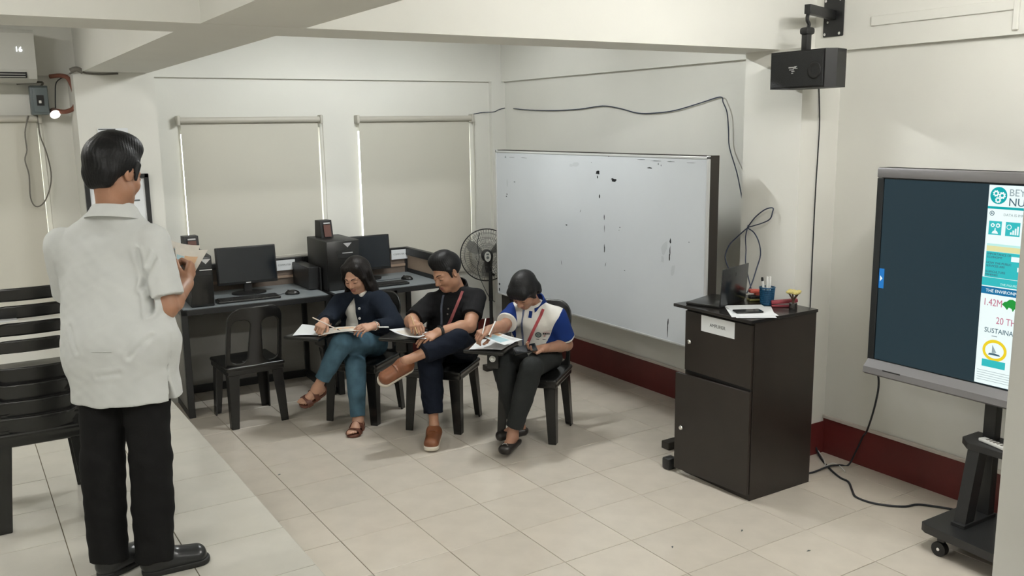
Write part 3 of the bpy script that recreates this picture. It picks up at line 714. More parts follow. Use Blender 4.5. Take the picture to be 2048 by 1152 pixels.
def keyboard(x, y, z, rz, label):
    t = empty('keyboard', (x, y, z), rz, label, 'keyboard', 'black keyboards')
    MB().box((-.225, -.07, 0), (.225, .07, .018), ch=.006).build('body', M_black, t)
    k = MB()
    for j in range(5):
        for i in range(19): k.box((-.212 + i * .0224, -.056 + j * .0225, .017), (-.192 + i * .0224, -.036 + j * .0225, .023))
    k.build('keys', M_blackm, t, kind='stuff')
keyboard(1.80, 6.53, .785, rad(-3), 'black keyboard in front of the left monitor')
keyboard(2.83, 6.48, .785, 0, 'black keyboard on the right desk behind the seated woman')
def mouse(x, y, z, rz, label):
    s = SDF(); s.ell((0, 0, .006), (.033, .055, .03)).plane((0, 0, 0.0005), (0, 0, -1), .003)
    t = empty('computer_mouse', (x, y, z), rz, label, 'mouse', 'black computer mice')
    solid('shell', s, .004, M_black, t)
    MB().box((-.003, .018, .028), (.003, .036, .036), ch=.002).build('wheel', M_blackm, t)
    MB().tube([(0, .05, .01), (-.02, .10, .004), (-.12, .15, .004), (-.15, .2, .004)], .0018, 6).build('cord', M_cable, t, smooth=True)
mouse(2.14, 6.55, .785, rad(65), 'black mouse on the left desk beside the keyboard')
mouse(3.13, 6.62, .785, rad(30), 'black mouse on the right desk near the side screen')

# ------------------------------------------------------------------ standing fan
fan = empty('standing_fan', (4.07, 6.86, 0), 0, 'black standing fan in the corner beside the whiteboard, its back to the room', 'fan')
MB().lathe([(.19, 0), (.19, .02), (.10, .04), (.03, .055), (.02, .07)], None, 28).build('base', M_blackm, fan, smooth=40)
MB().cyl((0, 0, .05), (0, 0, .48), .016).build('pole', M_blackm, fan, smooth=40)
MB().cyl((0, 0, .46), (0, 0, .73), .020, .017).build('collar', M_blackm, fan, smooth=40)
Mh = frame((0.0, .06, .87), (.90, -.43, 0), (0, 0, 1))          # z of this frame points toward the room (rear of the fan)
MB().lathe([(.02, -.03), (.052, -.02), (.056, .04), (.050, .085), (.02, .10)], Mh, 20).cyl((0, .03, .72), (0, .03, .86), .030, .042).build('motor', M_blackm, fan, smooth=40)
mb = MB(); mb.prism([(.036 * math.cos(2 * PI * i / 20) * .8, .045 * math.sin(2 * PI * i / 20)) for i in range(20)], .098, .105, Mh)
pl = mb.build('rear_plate', mat('pale_fan_label', (0.50, 0.50, 0.46), 0.5), fan)
MB().lathe([(.006, .105), (.013, .106), (.013, .108), (.006, .108)], Mh @ Matrix.Translation((0, -.008, 0)), 16).box((-.012, .014, .105), (.012, .028, .1065), Mh).build('print', M_greyink, pl)
cage = MB()
def cage_pt(rr, a, side): return (rr * math.cos(a), rr * math.sin(a), .02 + side * .075 * math.sqrt(max(0, 1 - (rr / .235) ** 2)) - .03)
for side in (-1, 1):
    for q in range(60):
        a = 2 * PI * q / 60; pts = [Mh @ Vector(cage_pt(rr, a, side)) for rr in (.055, .11, .165, .21, .234)]
        cage.tube(pts, .0012, 4, smooth=1)
    for rr in (.10, .155, .20):
        cage.tube([Mh @ Vector(cage_pt(rr, 2 * PI * q / 40, side)) for q in range(40)], .0016, 4, smooth=1, closed=True)
cage.build('wire_cage', mat('grey_wire', (0.10, 0.10, 0.095), 0.45, 0.5), fan, kind='stuff')
MB().tube([Mh @ Vector((.236 * math.cos(2 * PI * q / 48), .236 * math.sin(2 * PI * q / 48), -.01)) for q in range(48)], .0055, 8, smooth=1, closed=True).build('cage_rim', M_blackm, fan, smooth=True)
M_blade = mat('translucent_fan_blade', (0.22, 0.22, 0.20), 0.35, 0.4, trans=.35)
for q in range(3):
    b = MB(); vs = []; a0 = 2 * PI * q / 3 + .4
    for j in range(7):
        rr = .045 + .155 * j / 6; sw = .55 * math.sin(PI * (.25 + .6 * j / 6))
        for u in range(5):
            a = a0 + sw * (u / 4 - .3) * 1.3; z = -.02 + .03 * (u / 4 - .5)
            for dz in (0, .002): vs.append(Mh @ Vector((rr * math.cos(a), rr * math.sin(a), z + dz)))
    fs = []
    for j in range(6):
        for u in range(4):
            i0 = (j * 5 + u) * 2; fs += [(i0, i0 + 2, i0 + 12, i0 + 10), (i0 + 1, i0 + 11, i0 + 13, i0 + 3)]
    b.add(vs, fs).build('blade', M_blade, fan, smooth=True)
MB().tube([(-.07, .06, 1.08), (-.10, .05, .98), (-.09, .04, .86), (-.115, .03, .76), (-.10, 0, .66), (-.03, -.02, .5), (.03, -.02, .45)], .003, 6).build('power_cord', M_cable, fan, smooth=True)
MB().cyl((.02, -.025, .70), (.02, .02, .70), .012).build('knob', M_blackm, fan, smooth=40)

# ------------------------------------------------------------------ amplifier cabinet
cab = empty('amplifier_cabinet', (3.73, 3.455, 0), 0, 'dark brown amplifier cabinet with two lockable doors', 'cabinet')
hx, hy = .245, .255
MB().box((-hx + .012, -hy, 0), (hx, hy, .985), ch=.002).build('carcass', M_cab, cab)
MB().box((-hx - .025, -hy - .006, .985), (hx + .006, hy + .075, 1.003), ch=.003).build('top', M_cabtop, cab)
ud = MB().box((-hx - .004, -hy + .006, .628), (-hx + .012, hy - .004, .972), ch=.002).build('door', M_cab, cab)
card = MB().box((-hx - .0065, -.128, .878), (-hx - .004, .122, .968)).build('name_card', M_paper, ud)
KN = [(.004, 0), (.005, .012), (.012, .016), (.0135, .022), (.011, .027), (.004, .028)]
MB().lathe(KN, frame((-hx - .004, .195, .802), (0, -1, 0), (0, 0, 1)), 16).build('knob', M_chrome, ud, smooth=30)
ld = MB().box((-.016, 0.0, .035), (0.0, .530, .612), Matrix.Translation((-hx + .008, -hy + .004, 0)) @ Matrix.Rotation(rad(4.5), 4, 'Z'), ch=.002).build('door', M_cab, cab)
MB().lathe(KN, Matrix.Translation((-hx + .008, -hy + .004, 0)) @ Matrix.Rotation(rad(4.5), 4, 'Z') @ frame((-.016, .462, .300), (0, -1, 0), (0, 0, 1)), 16).build('knob', M_chrome, ld, smooth=30)
MB().box((-hx + .004, -hy + .01, .612), (-hx + .014, hy - .01, .626)).build('gap_shadow_rail', M_blackm, cab)
for sx in (-1, 1):
    for sy in (-1, 1): pass
lettering(card, frame((-hx - .0068, -.003, .922), (0, -1, 0), (0, 0, 1)), 'AMPLIFIER', .026, M_greyink)
db = MB().box((3.43, 3.77, 0.0), (3.50, 3.83, .07), ch=.01).build('door_stopper', M_steel, smooth=40); tag(db, 'small dark block on the floor behind the cabinet door', 'block')
# things on top of the cabinet
ZT = 1.0035
lap = empty('laptop', (3.700, 3.560, ZT), rad(17.5), 'open black laptop seen from behind on the cabinet', 'laptop')
MB().box((-.155, .0, .0), (.155, .21, .016), ch=.004).build('keyboard_base', M_black, lap, smooth=40)
lid = MB().box((-.155, -.004, 0.012), (.155, .004, .220), Matrix.Translation((0, .0, 0)) @ Matrix.Rotation(rad(4), 4, 'X'), ch=.003).build('lid', mat('black_laptop_lid', (0.012, 0.014, 0.016), 0.22, 0.6), lap, smooth=40)
MB().box((.0, -.0052, .165), (.004, -.0042, .185), Matrix.Rotation(rad(4), 4, 'X')).build('badge', mat('dim_badge', (0.06, 0.06, 0.06), .3, metal=.8), lid)
pp = empty('paper_pile', (3.62, 3.37, ZT), rad(-38), 'loose white papers on the cabinet top under the phone', 'papers')
for i, (dx, dy, a) in enumerate(((0, 0, 0), (.012, -.02, 3), (.03, -.008, -5), (.02, .01, 8))):
    MB().box((-.105 + dx, -.148 + dy, .0012 * i), (.105 + dx, .148 + dy, .0012 * i + .0009), Matrix.Rotation(rad(a), 4, 'Z')).build('sheet', M_paper, pp)
ph = empty('smartphone', (3.595, 3.345, ZT + .0055), rad(-27), 'black smartphone on the papers on the cabinet', 'phone')
MB().box((-.075, -.036, 0), (.075, .036, .009), ch=.004).build('body', M_black, ph, smooth=40)
MB().box((-.070, -.032, .009), (.070, .032, .0095)).build('screen', M_screen, ph)
cup = empty('pen_cup', (3.845, 3.440, ZT), 0, 'blue perforated plastic pen cup holding markers', 'cup')
M_blue = mat('blue_plastic', (0.012, 0.075, 0.155), 0.4, 0.4)
mb = MB(); nR, nA = 9, 30
mb.lathe([(.030, 0), (.034, .002), (.035, .012)], None, nA)
for j in range(nR):
    z = .012 + .087 * j / (nR - 1); r = .035 + .006 * j / (nR - 1)
    mb.tube([(r * math.cos(2 * PI * i / nA), r * math.sin(2 * PI * i / nA), z) for i in range(nA)], .0024, 4, smooth=1, closed=True)
for i in range(nA // 2 * 2):
    a = 2 * PI * i / nA; mb.tube([(.035 * math.cos(a), .035 * math.sin(a), .01), (.041 * math.cos(a), .041 * math.sin(a), .10)], .0022, 4, smooth=1)
mb.tube([(.0415 * math.cos(2 * PI * i / nA), .0415 * math.sin(2 * PI * i / nA), .10) for i in range(nA)], .004, 6, smooth=1, closed=True)
mb.build('basket', M_blue, cup, smooth=40)
MB().lathe([(.030, .004), (.031, .008), (.036, .085), (.034, .085), (.028, .01)], None, 24).build('inner_wall', mat('dark_blue_plastic', (0.008, 0.04, 0.09), 0.5), cup, smooth=40)
for i, (dx, dy, tx, ty, lab) in enumerate(((-.018, .010, -.30, .10, 'leftmost white marker leaning in the blue pen cup'), (-.008, -.010, -.12, -.08, 'white marker second from the left in the pen cup'), (.004, .004, .05, .06, 'white marker standing upright in the middle of the pen cup'), (.016, -.006, .10, -.04, 'rightmost white marker in the blue pen cup'))):
    b = Vector((3.845 + dx * .5, 3.440 + dy * .5, ZT + .012)); d = Vector((tx * .5, ty * .5, 1)).normalized()
    t = empty('marker_pen', b, 0, lab, 'marker', 'white markers in the pen cup')
    MB().cyl((0, 0, 0), d * .128, .0075, n=14).build('barrel', M_white, t, smooth=40)
    MB().cyl(d * .128, d * .148, .0070, .006, n=14).build('end_cap', M_blackm if i in (0,) else M_white, t, smooth=40)
scs = empty('scissors', (3.865, 3.428, ZT + .015), 0, 'scissor tips sticking out at the right of the pen cup', 'scissors')
MB().add([(0, 0, 0), (.006, 0, 0), (.035, -.02, .125), (0, .002, 0), (.006, .002, 0), (.035, -.018, .125)], [(0, 1, 2), (5, 4, 3), (0, 3, 4, 1), (1, 4, 5, 2), (2, 5, 3, 0)]).build('blade', M_alu, scs)
MB().add([(0, 0, 0), (.006, 0, 0), (.022, -.012, .12), (0, .002, 0), (.006, .002, 0), (.022, -.010, .12)], [(0, 1, 2), (5, 4, 3), (0, 3, 4, 1), (1, 4, 5, 2), (2, 5, 3, 0)]).build('blade', M_alu, scs)
M_pink = mat('pink_red_plastic', (0.28, 0.045, 0.06), 0.45, 0.4)
M_coral = mat('coral_plastic', (0.42, 0.075, 0.05), 0.45, 0.4)
s1 = empty('stapler', (3.885, 3.350, ZT), rad(-38), 'pink stapler lying right of the pen cup', 'stapler')
MB().box((-.07, -.017, 0), (.07, .017, .010), ch=.004).build('base', M_pink, s1, smooth=40)
MB().box((-.07, -.015, .018), (.075, .015, .040), Matrix.Rotation(rad(-5), 4, 'Y'), ch=.007).build('upper_arm', M_pink, s1, smooth=40)
s2 = empty('tape_dispenser', (3.905, 3.560, ZT), rad(-25), 'coral and olive tape dispenser behind the laptop lid', 'dispenser')
MB().box((-.06, -.025, 0), (.07, .025, .012), ch=.004).build('base', mat('olive_plastic', (0.22, 0.20, 0.07), 0.5), s2)
MB().box((-.055, -.022, .012), (.055, .022, .032), ch=.006).build('well', M_blackm, s2)
MB().box((-.06, -.02, .042), (.065, .02, .064), Matrix.Rotation(rad(4), 4, 'Y'), ch=.008).box((-.02, -.016, .03), (.02, .016, .044)).build('lever', M_coral, s2, smooth=40)
orn = empty('tree_ornament', (3.870, 3.275, ZT), 0, 'small brown tree ornament with pale yellow top', 'ornament')
M_brn = mat('brown_wood', (0.10, 0.055, 0.035), 0.6, var=.2, vscale=30)
MB().lathe([(.022, 0), (.022, .03), (.020, .034), (.006, .035)], None, 18).build('base', M_cabtop, orn, smooth=40)
mb = MB()
for i in range(7):
    a = 2 * PI * i / 7; mb.tube([(0, 0, .03), (.006 * math.cos(a), .006 * math.sin(a), .055), (.028 * math.cos(a), .028 * math.sin(a), .088)], lambda u: .006 - .003 * u, 6)
mb.build('branches', M_brn, orn, smooth=True)
M_yel = mat('pale_yellow_foam', (0.52, 0.44, 0.16), 0.8, var=.2, vscale=60)
fo = SDF()
for i in range(9):
    a = 2 * PI * i / 9; fo.ell((.028 * math.cos(a), .028 * math.sin(a), .092 + .003 * (i % 3)), (.014, .014, .009), k=.006)
fo.ell((0, 0, .095), (.022, .022, .008), k=.008)
solid('foliage', fo, .003, M_yel, orn)

# ------------------------------------------------------------------ floor cables
def cab_floor(pts, m, r, label): tag(MB().tube(pts, r, 8).build('power_cable', m, smooth=True), label, 'cable')
cab_floor([(4.38, 3.50, .06), (4.32, 3.40, .006), (4.219, 3.249, .006), (4.16, 3.133, .006), (4.145, 3.064, .006), (4.052, 2.966, .006), (4.005, 2.908, .006), (4.006, 2.821, .006), (4.049, 2.745, .006), (4.113, 2.686, .006), (4.19, 2.665, .006), (4.242, 2.599, .006), (4.278, 2.537, .006), (4.33, 2.40, .006), (4.38, 2.2, .006)], M_cable, .006, 'black cable winding over the tiles from the cabinet to the screen stand')
cab_floor([(4.02, 2.87, .735), (4.07, 2.865, .69), (4.1, 2.878, .614), (4.13, 2.91, .52), (4.2, 2.98, .40), (4.33, 3.10, .255), (4.385, 3.16, .20), (4.385, 3.20, .10), (4.36, 3.23, .006), (4.318, 3.257, .006), (4.219, 3.262, .018), (4.089, 3.272, .006), (4.0, 3.30, .006)], M_cable, .0055, 'black cable hanging from the screen down the wall to the floor')
cab_floor([(4.40, 3.57, .11), (4.392, 3.497, .03), (4.34, 3.40, .005), (4.25, 3.31, .013), (4.20, 3.27, .019), (4.308, 3.303, .005), (4.305, 3.247, .005), (4.258, 3.175, .005)], M_white, .0035, 'thin white cord tangled on the floor behind the cabinet')
# ------------------------------------------------------------------ interactive screen on a wheeled stand
TVX = 3.965
tv = empty('display_screen', (TVX, 1.99, .74), 0, 'large interactive display in a grey bezel on a wheeled stand, showing a page', 'screen')
hw = .845; z0, z1 = 0.035, 1.045
MB().box((.0, -hw, z0), (.07, hw, z1), ch=.006).build('casing', M_tvdark, tv)
MB().box((-.014, -hw - .018, z1 - .050), (.072, hw + .018, z1), ch=.006).build('top_bezel', M_tvgrey, tv, smooth=40)
mb = MB(); mb.prism([(.06, .06), (-.01, .065), (-.045, .03), (-.05, .0), (-.03, -.012), (.06, -.005)], -hw - .012, hw + .012, Matrix(((1, 0, 0, 0), (0, 0, 1, 0), (0, 1, 0, 0), (0, 0, 0, 1))))
mb.build('bottom_bezel', M_tvgrey, tv, smooth=30)
MB().box((-.046, hw - .20, .025), (-.044, hw - .10, .031), Matrix.Identity(4)).build('small_print', M_blackm, tv)
for s_ in (-1, 1): MB().box((-.010, s_ * hw - .018, .06), (.01, s_ * hw + .018, z1 - .052), ch=.003).build('side_bezel', M_tvdark, tv)
M_on = mat('lit_dark_screen', (0.006, 0.008, 0.010), 0.2, 0.2, emit=(0.018, 0.040, 0.052, 0.55))
sc = MB().box((-.006, -hw + .022, .070), (.0, hw - .022, z1 - .056)).build('screen', M_on, tv)
def em(n, c):
    l = tuple(v / 2 ** SC.view_settings.exposure for v in srgb(*c)); return mat(n, tuple(v * .05 for v in l), 0.4, 0.2, emit=(*l, 1.0))
E_white = em('lit_white', (236, 250, 249)); E_pale = em('lit_pale_green', (188, 236, 230)); E_teal = em('lit_teal', (8, 166, 170)); E_teal2 = em('lit_light_teal', (52, 186, 190))
E_blue = em('lit_blue', (22, 112, 160)); E_cream = em('lit_cream', (224, 222, 165)); E_green = em('lit_green', (36, 150, 62)); E_yel = em('lit_yellow', (236, 208, 40)); E_pink = em('lit_pink', (192, 112, 138)); E_dark = em('lit_slate', (66, 98, 112)); E_grey = em('lit_grey', (150, 168, 172))
E_btn = em('lit_button_blue', (38, 118, 190))
# page space: u to the viewer's right (-y) from the page's left edge, v up from the page's bottom, in metres
PY0, PZ0 = .289, .074
def pg(u0, u1, v0, v1, m, d=1, name='page_block', par=sc):
    mb = MB().box((-.006 - .0006 * d, PY0 - u1, PZ0 + v0), (-.0062 - .0006 * (d - 1), PY0 - u0, PZ0 + v1)); return mb.build(name, m, par)
def Mp(u, v, d=2): return frame((-.006 - .0006 * d, PY0 - u, PZ0 + v), (0, -1, 0), (0, 0, 1))
def poly_on(pts, m, d=2, name='page_shape'):
    mb = MB(); mb.prism(pts, 0, .0003, Mp(0, 0, d)); return mb.build(name, m, sc)
def disc(u, v, r, m, d=2, n=28, ry=None): return poly_on([(u + r * math.cos(2 * PI * i / n), v + (ry or r) * math.sin(2 * PI * i / n)) for i in range(n)], m, d)
def ptext(body, u, v, size, m, align='LEFT', d=5, sx=1.0): return lettering(sc, Mp(u, v, d), body, size, m, align=align, sx=sx)
pg(0, .55, 0, .912, E_white, 1, 'page')
def gear(u, v, r, m, d, hole):
    pts = []
    for i in range(32):
        rr = r if (i // 2) % 2 else r * .78; a = 2 * PI * i / 32; pts.append((u + rr * math.cos(a), v + rr * math.sin(a)))
    poly_on(pts, m, d, 'gear'); disc(u, v, r * .40, hole, d + 1)
disc(.046, .866, .038, E_teal, 3)
gear(.034, .875, .015, E_white, 4, E_teal); gear(.062, .867, .0165, E_white, 4, E_teal); gear(.045, .846, .0145, E_white, 4, E_teal)
ptext('BEY', .092, .880, .044, E_grey); ptext('NUM', .092, .838, .050, E_dark)
pg(0, .55, .806, .817, E_teal, 2)
disc(.022, .786, .011, E_dark, 3); disc(.022, .786, .008, E_white, 4); poly_on([(.019, .791), (.028, .786), (.019, .781)], E_dark, 5)
ptext('DATA IS IMPO', .075, .782, .016, E_grey)
for u, w_ in ((.012, .058), (.088, .064)): pg(u, u + w_, .690, .752, E_teal2, 3, 'icon_tile')
gear(.030, .733, .010, E_white, 4, E_teal2); gear(.054, .733, .011, E_white, 4, E_teal2); poly_on([(.027, .696), (.057, .696), (.052, .706), (.045, .71), (.0435, .722), (.0405, .722), (.039, .71), (.032, .706)], E_white, 4)
disc(.104, .730, .011, E_white, 4); disc(.104, .730, .008, E_teal2, 5)
for i in range(4): pg(.110 + .010 * i, .117 + .010 * i, .697, .708 + .009 * i, E_white, 4, 'chart_bar')
pg(.010, .55, .498, .65, E_pale, 2)
pg(.010, .42, .616, .640, E_cream, 3); pg(.010, .55, .498, .614, E_teal2, 3)
pg(.125, .42, .578, .600, E_white, 4); pg(.155, .42, .535, .555, E_white, 4)
ptext('IMPORTANCE OF\nECONOMY', .016, .596, .014, E_dark); ptext('HOW THE PUBLIC\nSERVICES ARE', .014, .556, .014, E_dark); ptext('AGRICULTURE\nFISHERIES', .012, .516, .014, E_dark)
pg(0, .55, .458, .496, E_teal2, 2); ptext('THE FIGURES', .085, .470, .014, E_pale)
pg(0, .55, .420, .453, E_blue, 2); ptext('THE ENVIRONMENT', .022, .436, .020, E_white)
ptext('1.42M', .014, .382, .046, E_pink, sx=.78)
poly_on([(.100, .382), (.111, .395), (.122, .398), (.132, .408), (.147, .410), (.162, .402), (.173, .406), (.184, .39), (.173, .375), (.158, .368), (.151, .355), (.145, .368), (.132, .372), (.125, .360), (.114, .372)], E_green, 3, 'map_shape')
ptext('20 TH', .080, .303, .044, E_pink, sx=.8); ptext('SUSTAINABLE', .030, .254, .032, E_dark, sx=.9); pg(.065, .09, .228, .232, E_grey, 2)
disc(.084, .164, .056, E_yel, 3, 32, .050); disc(.084, .164, .043, E_white, 4, 32, .036)
poly_on([(.056, .142), (.113, .142), (.108, .148), (.085, .152), (.062, .150)], E_dark, 5); poly_on([(.073, .152), (.073, .19), (.094, .156)], E_grey, 5); pg(.030, .138, .084, .118, E_teal2, 5)
for i in range(5): pg(.010, .24 - .03 * (i % 3), .062 - .011 * i, .064 - .011 * i, E_grey, 2, 'print_line')
# side menu tab
mb = MB(); mb.box((-.0075, hw - .05, .440), (-.006, hw - .022, .540)); mb.build('menu_tab', E_btn, sc)
mb = MB(); mb.prism([(0, -.014), (.012, 0), (0, .014)], 0, .001, frame((-.0077, hw - .030, .49), (0, -1, 0), (0, 0, 1))); mb.build('menu_arrow', E_white, sc)

std = empty('screen_stand', (3.97, 1.96, 0), 0, 'black wheeled stand with a shelf carrying the large display', 'stand')
zb = .10
mb = MB(); mb.prism([(-.40, -.42), (-.40, .06), (-.22, .40), (.12, .40), (.12, -.90), (-.3, -.90)], zb, zb + .035); 
mb = MB(); mb.prism([(-.30, -.55), (-.235, .37), (-.215, .40), (.14, .40), (.16, .38), (.16, -.55)], zb, zb + .04)
mb.build('base_plate', M_steel, std, smooth=30)
for yy in (.27, -.30):
    MB().box((.06, yy - .03, .13), (.11, yy + .03, .95), ch=.004).build('upright', M_steel, std)
    mb = MB(); mb.prism([(-.13, zb + .035), (-.06, zb + .035), (.015, .50), (-.055, .50)], -.028, .028, Matrix.Translation((0, yy, 0)) @ Matrix(((1, 0, 0, 0), (0, 0, 1, 0), (0, 1, 0, 0), (0, 0, 0, 1)))); mb.build('slanted_leg', M_steel, std)
    MB().box((-.14, yy - .035, zb + .035), (.12, yy + .035, zb + .06), ch=.004).build('foot_bar', M_steel, std)
mb = MB(); mb.prism([(-.06, -.42), (-.06, .30), (.0, .36), (.13, .36), (.13, -.42)], .50, .53); mb.build('shelf', M_steel, std)
MB().box((.075, -.40, .80), (.12, .40, .88)).build('crossbar', M_steel, std)
for yy in (.28, -.33): MB().box((.035, yy - .04, .8), (.072, yy + .04, 1.55)).build('mounting_rail', M_steel, std)
for cx_, cy_ in ((-.20, .30), (.10, .34), (-.22, -.45), (.10, -.45)):
    cs = MB().box((cx_ - .018, cy_ - .018, .075), (cx_ + .018, cy_ + .018, zb), ch=.004).cyl((cx_ - .016, cy_ + .01, .035), (cx_ + .016, cy_ + .01, .035), .035, n=20).build('caster', M_blackm, std, smooth=40)
    MB().cyl((cx_ - .018, cy_ + .01, .035), (cx_ - .0165, cy_ + .01, .035), .008, n=12).build('axle', M_chrome, cs)
rm = empty('remote_control', (3.975, 2.17, .5305), rad(-15), 'white remote control lying on the stand shelf', 'remote')
MB().box((-.02, -.075, 0), (.02, .075, .016), ch=.005).build('body', M_white, rm, smooth=40)
for i in range(5): MB().box((-.012, -.05 + .02 * i, .016), (.012, -.042 + .02 * i, .018)).build('button', M_greycable, rm)
# small litter on the tiles
for i, (x, y, a, l) in enumerate(((2.79, 3.03, .5, 'tiny dark scrap on the tiles in front of the cabinet'), (1.495, 5.02, .2, 'tiny dark scrap beside the platform edge'), (3.20, 2.97, .3, 'tiny grey scrap on the tiles right of the cabinet'), (3.30, 2.64, -.3, 'tiny grey scrap near the bottom edge of the view'))):
    o = MB().add([(-.013, -.003, 0), (.0, -.006, .002), (.014, .002, 0), (.002, .005, .003), (0, 0, .004)], [(0, 1, 4), (1, 2, 4), (2, 3, 4), (3, 0, 4), (3, 2, 1, 0)]).build('litter_scrap', M_greyink, loc=(x, y, .0006)); o.rotation_euler = (0, 0, a); tag(o, l, 'litter')
# ------------------------------------------------------------------ people
M_lip = mat('lip_skin', (0.33, 0.135, 0.105), 0.45, 0.4)
M_nail = mat('finger_nail', (0.52, 0.33, 0.25), 0.35, 0.5)
M_hair = mat('black_hair', (0.005, 0.005, 0.0055), 0.5, 0.25, bump=.15, bscale=90)
M_brow = mat('eyebrow_hair', (0.018, 0.013, 0.011), 0.7, 0.2)
def skin(n, c): 
    m = mat(n, c, 0.48, 0.4, var=.07, vscale=18, bump=.06, bscale=180)
    b = _bsdf(m); b.inputs['Subsurface Weight'].default_value = .08; b.inputs['Subsurface Radius'].default_value = (.01, .004, .002); return m
def cloth(n, c, bump=.25, sc=220, var=.06, rough=.9): return mat(n, c, rough, 0.15, var=var, vscale=14, bump=bump * .4, bscale=sc)
def perp(v, d): v = V3(v) - V3(d) * float(V3(v) @ V3(d)); return v / np.linalg.norm(v)
def axes(f, u):
    f = nrm(f); u = perp(u, f); r = np.cross(f, u); return np.stack([r, f, u], 1)
def lerp(a, b, t): return V3(a) + (V3(b) - V3(a)) * t
def folds(amp, f, seed=0, axis=None):
    """soft cloth creases: a few crossed, warped waves"""
    rg = np.random.RandomState(seed); W = [(rg.randn(3) * f * (1 + .5 * i), rg.rand() * 6, rg.randn(3) * f * .6) for i in range(4)]
    def g(P):
        d = 0
        for i, (k, ph, k2) in enumerate(W): d = d + np.sin(P @ k + ph + 1.3 * np.sin(P @ k2 + i)) / (1 + .35 * i)
        d = d / 2.6
        return amp * (np.abs(d) ** .8 * np.sign(d))
    return g

def add_head(s, c, R, sc=1.0, jaw=1.0, round_=1.0, ears=True):
    s.at(c, R * sc if False else R); k = sc
    E = lambda p, r, kk=.01, **a: s.ell([x * k for x in p], [x * k for x in r], kk * k, **a)
    C = lambda a, b, ra, rb=None, kk=.01, **q: s.cap([x * k for x in a], [x * k for x in b], ra * k, None if rb is None else rb * k, kk * k, **q)
    E((0, -.018, .036), (.073, .092, .080), .01)
    E((0, .022, -.030), (.058 * round_, .064, .080), .035)
    E((0, .058, -.092), (.026 * jaw, .022, .020), .03)
    for sg in (-1, 1):
        E((sg * .042 * jaw, .008, -.066), (.020, .028, .024), .03)
        E((sg * .034, .056, -.034), (.024 * round_, .022, .022), .025)
        C((sg * .008, .086, .014), (sg * .040, .070, .013), .010, .008, .016)
    for sg in (-1, 1):
        E((sg * .031, .094, -.006), (.019, .014, .011), .012, mode='s')
        E((sg * .031, .0735, -.007), (.017, .0125, .0095), .004)
    C((0, .082, .006), (0, .103, -.034), .0075, .0115, .012)
    for sg in (-1, 1): E((sg * .0125, .093, -.040), (.0085, .010, .0075), .006)
    E((0, .087, -.052), (.006, .006, .010), .008)
    C((-.019, .076, -.0655), (.019, .076, -.0655), .0050, None, .006); C((-.009, .0845, -.0635), (.009, .0845, -.0635), .0048, None, .006)
    C((-.014, .0815, -.0745), (.014, .0815, -.0745), .0062, None, .006)
    C((-.021, .0895, -.0692), (.021, .0895, -.0692), .0022, None, .004, mode='s')
    if ears:
        for sg in (-1, 1):
            rr = axes((sg * .35, 1, 0), (0, -.15, 1))
            E((sg * .074, -.008, -.008), (.008, .018, .031), .006, R=rr)
            E((sg * .080, -.004, -.006), (.006, .010, .019), .004, mode='s', R=rr)
def add_hand(s, w, d, up, side, curl, sc=1.0, thumb=(.5, .5, .2), spread=.5, k=.006):
    """w wrist, d along the hand, up = back of the hand; side +1 right hand; curl = per finger joint angles"""
    d = nrm(d); z = perp(up, d); x = np.cross(d, z) * -side          # x points to the thumb side
    s.at(w, np.stack([x, d, z], 1))
    nails = []
    q = sc
    base = [(.028, .082, .0), (.0095, .087, .002), (-.0095, .083, .001), (-.027, .075, -.002)]
    ln = [(.040, .024, .019), (.044, .028, .020), (.041, .026, .020), (.032, .020, .018)]
    rad_ = [.0088, .0090, .0085, .0076]
    s.cap((0, -.02 * q, 0), (0, .015 * q, 0), .021 * q, .022 * q, .012, w=(1, 0, 0), sc=1.25)
    for i in range(4):
        b = V3(base[i]) * q
        s.cap((b[0] * .55, .012 * q, -.001), tuple(b), .0125 * q, .0112 * q, .013)
        a = 0.0; p = b; fan = spread * (0.10, .02, -.06, -.15)[i]
        for j in range(3):
            a += curl[i][j]
            e = p + V3((math.sin(fan) * math.cos(a), math.cos(fan) * math.cos(a), -math.sin(a))) * ln[i][j] * q
            s.cap(tuple(p), tuple(e), rad_[i] * q * (1 - .08 * j), rad_[i] * q * (.94 - .10 * j), .004); p = e
        nd = V3((math.sin(fan) * math.sin(a), math.cos(fan) * math.sin(a), math.cos(a)))
        nails.append((s.T(p + nd * .005 * q - (e - p)), .0075 * q))
    a0, a1, bend = thumb
    p0 = V3((.014, .012, -.006)) * q; dv = V3((math.cos(a0) * .9, math.sin(a0) + .35, -a1)); dv /= np.linalg.norm(dv)
    p1 = p0 + dv * .042 * q; dv2 = dv + V3((-.55 * bend, .7, -.3 * bend)); dv2 /= np.linalg.norm(dv2)
    p2 = p1 + dv2 * .034 * q; dv3 = dv2 + V3((-.6 * bend, .5, -.2 * bend)); dv3 /= np.linalg.norm(dv3); p3 = p2 + dv3 * .026 * q
    s.cap(tuple(p0), tuple(p1), .0150 * q, .0118 * q, .012); s.cap(tuple(p1), tuple(p2), .0112 * q, .0100 * q, .005); s.cap(tuple(p2), tuple(p3), .0100 * q, .0080 * q, .004)
    return dict(index_tip=s.T(p), x=x, d=d, z=z)
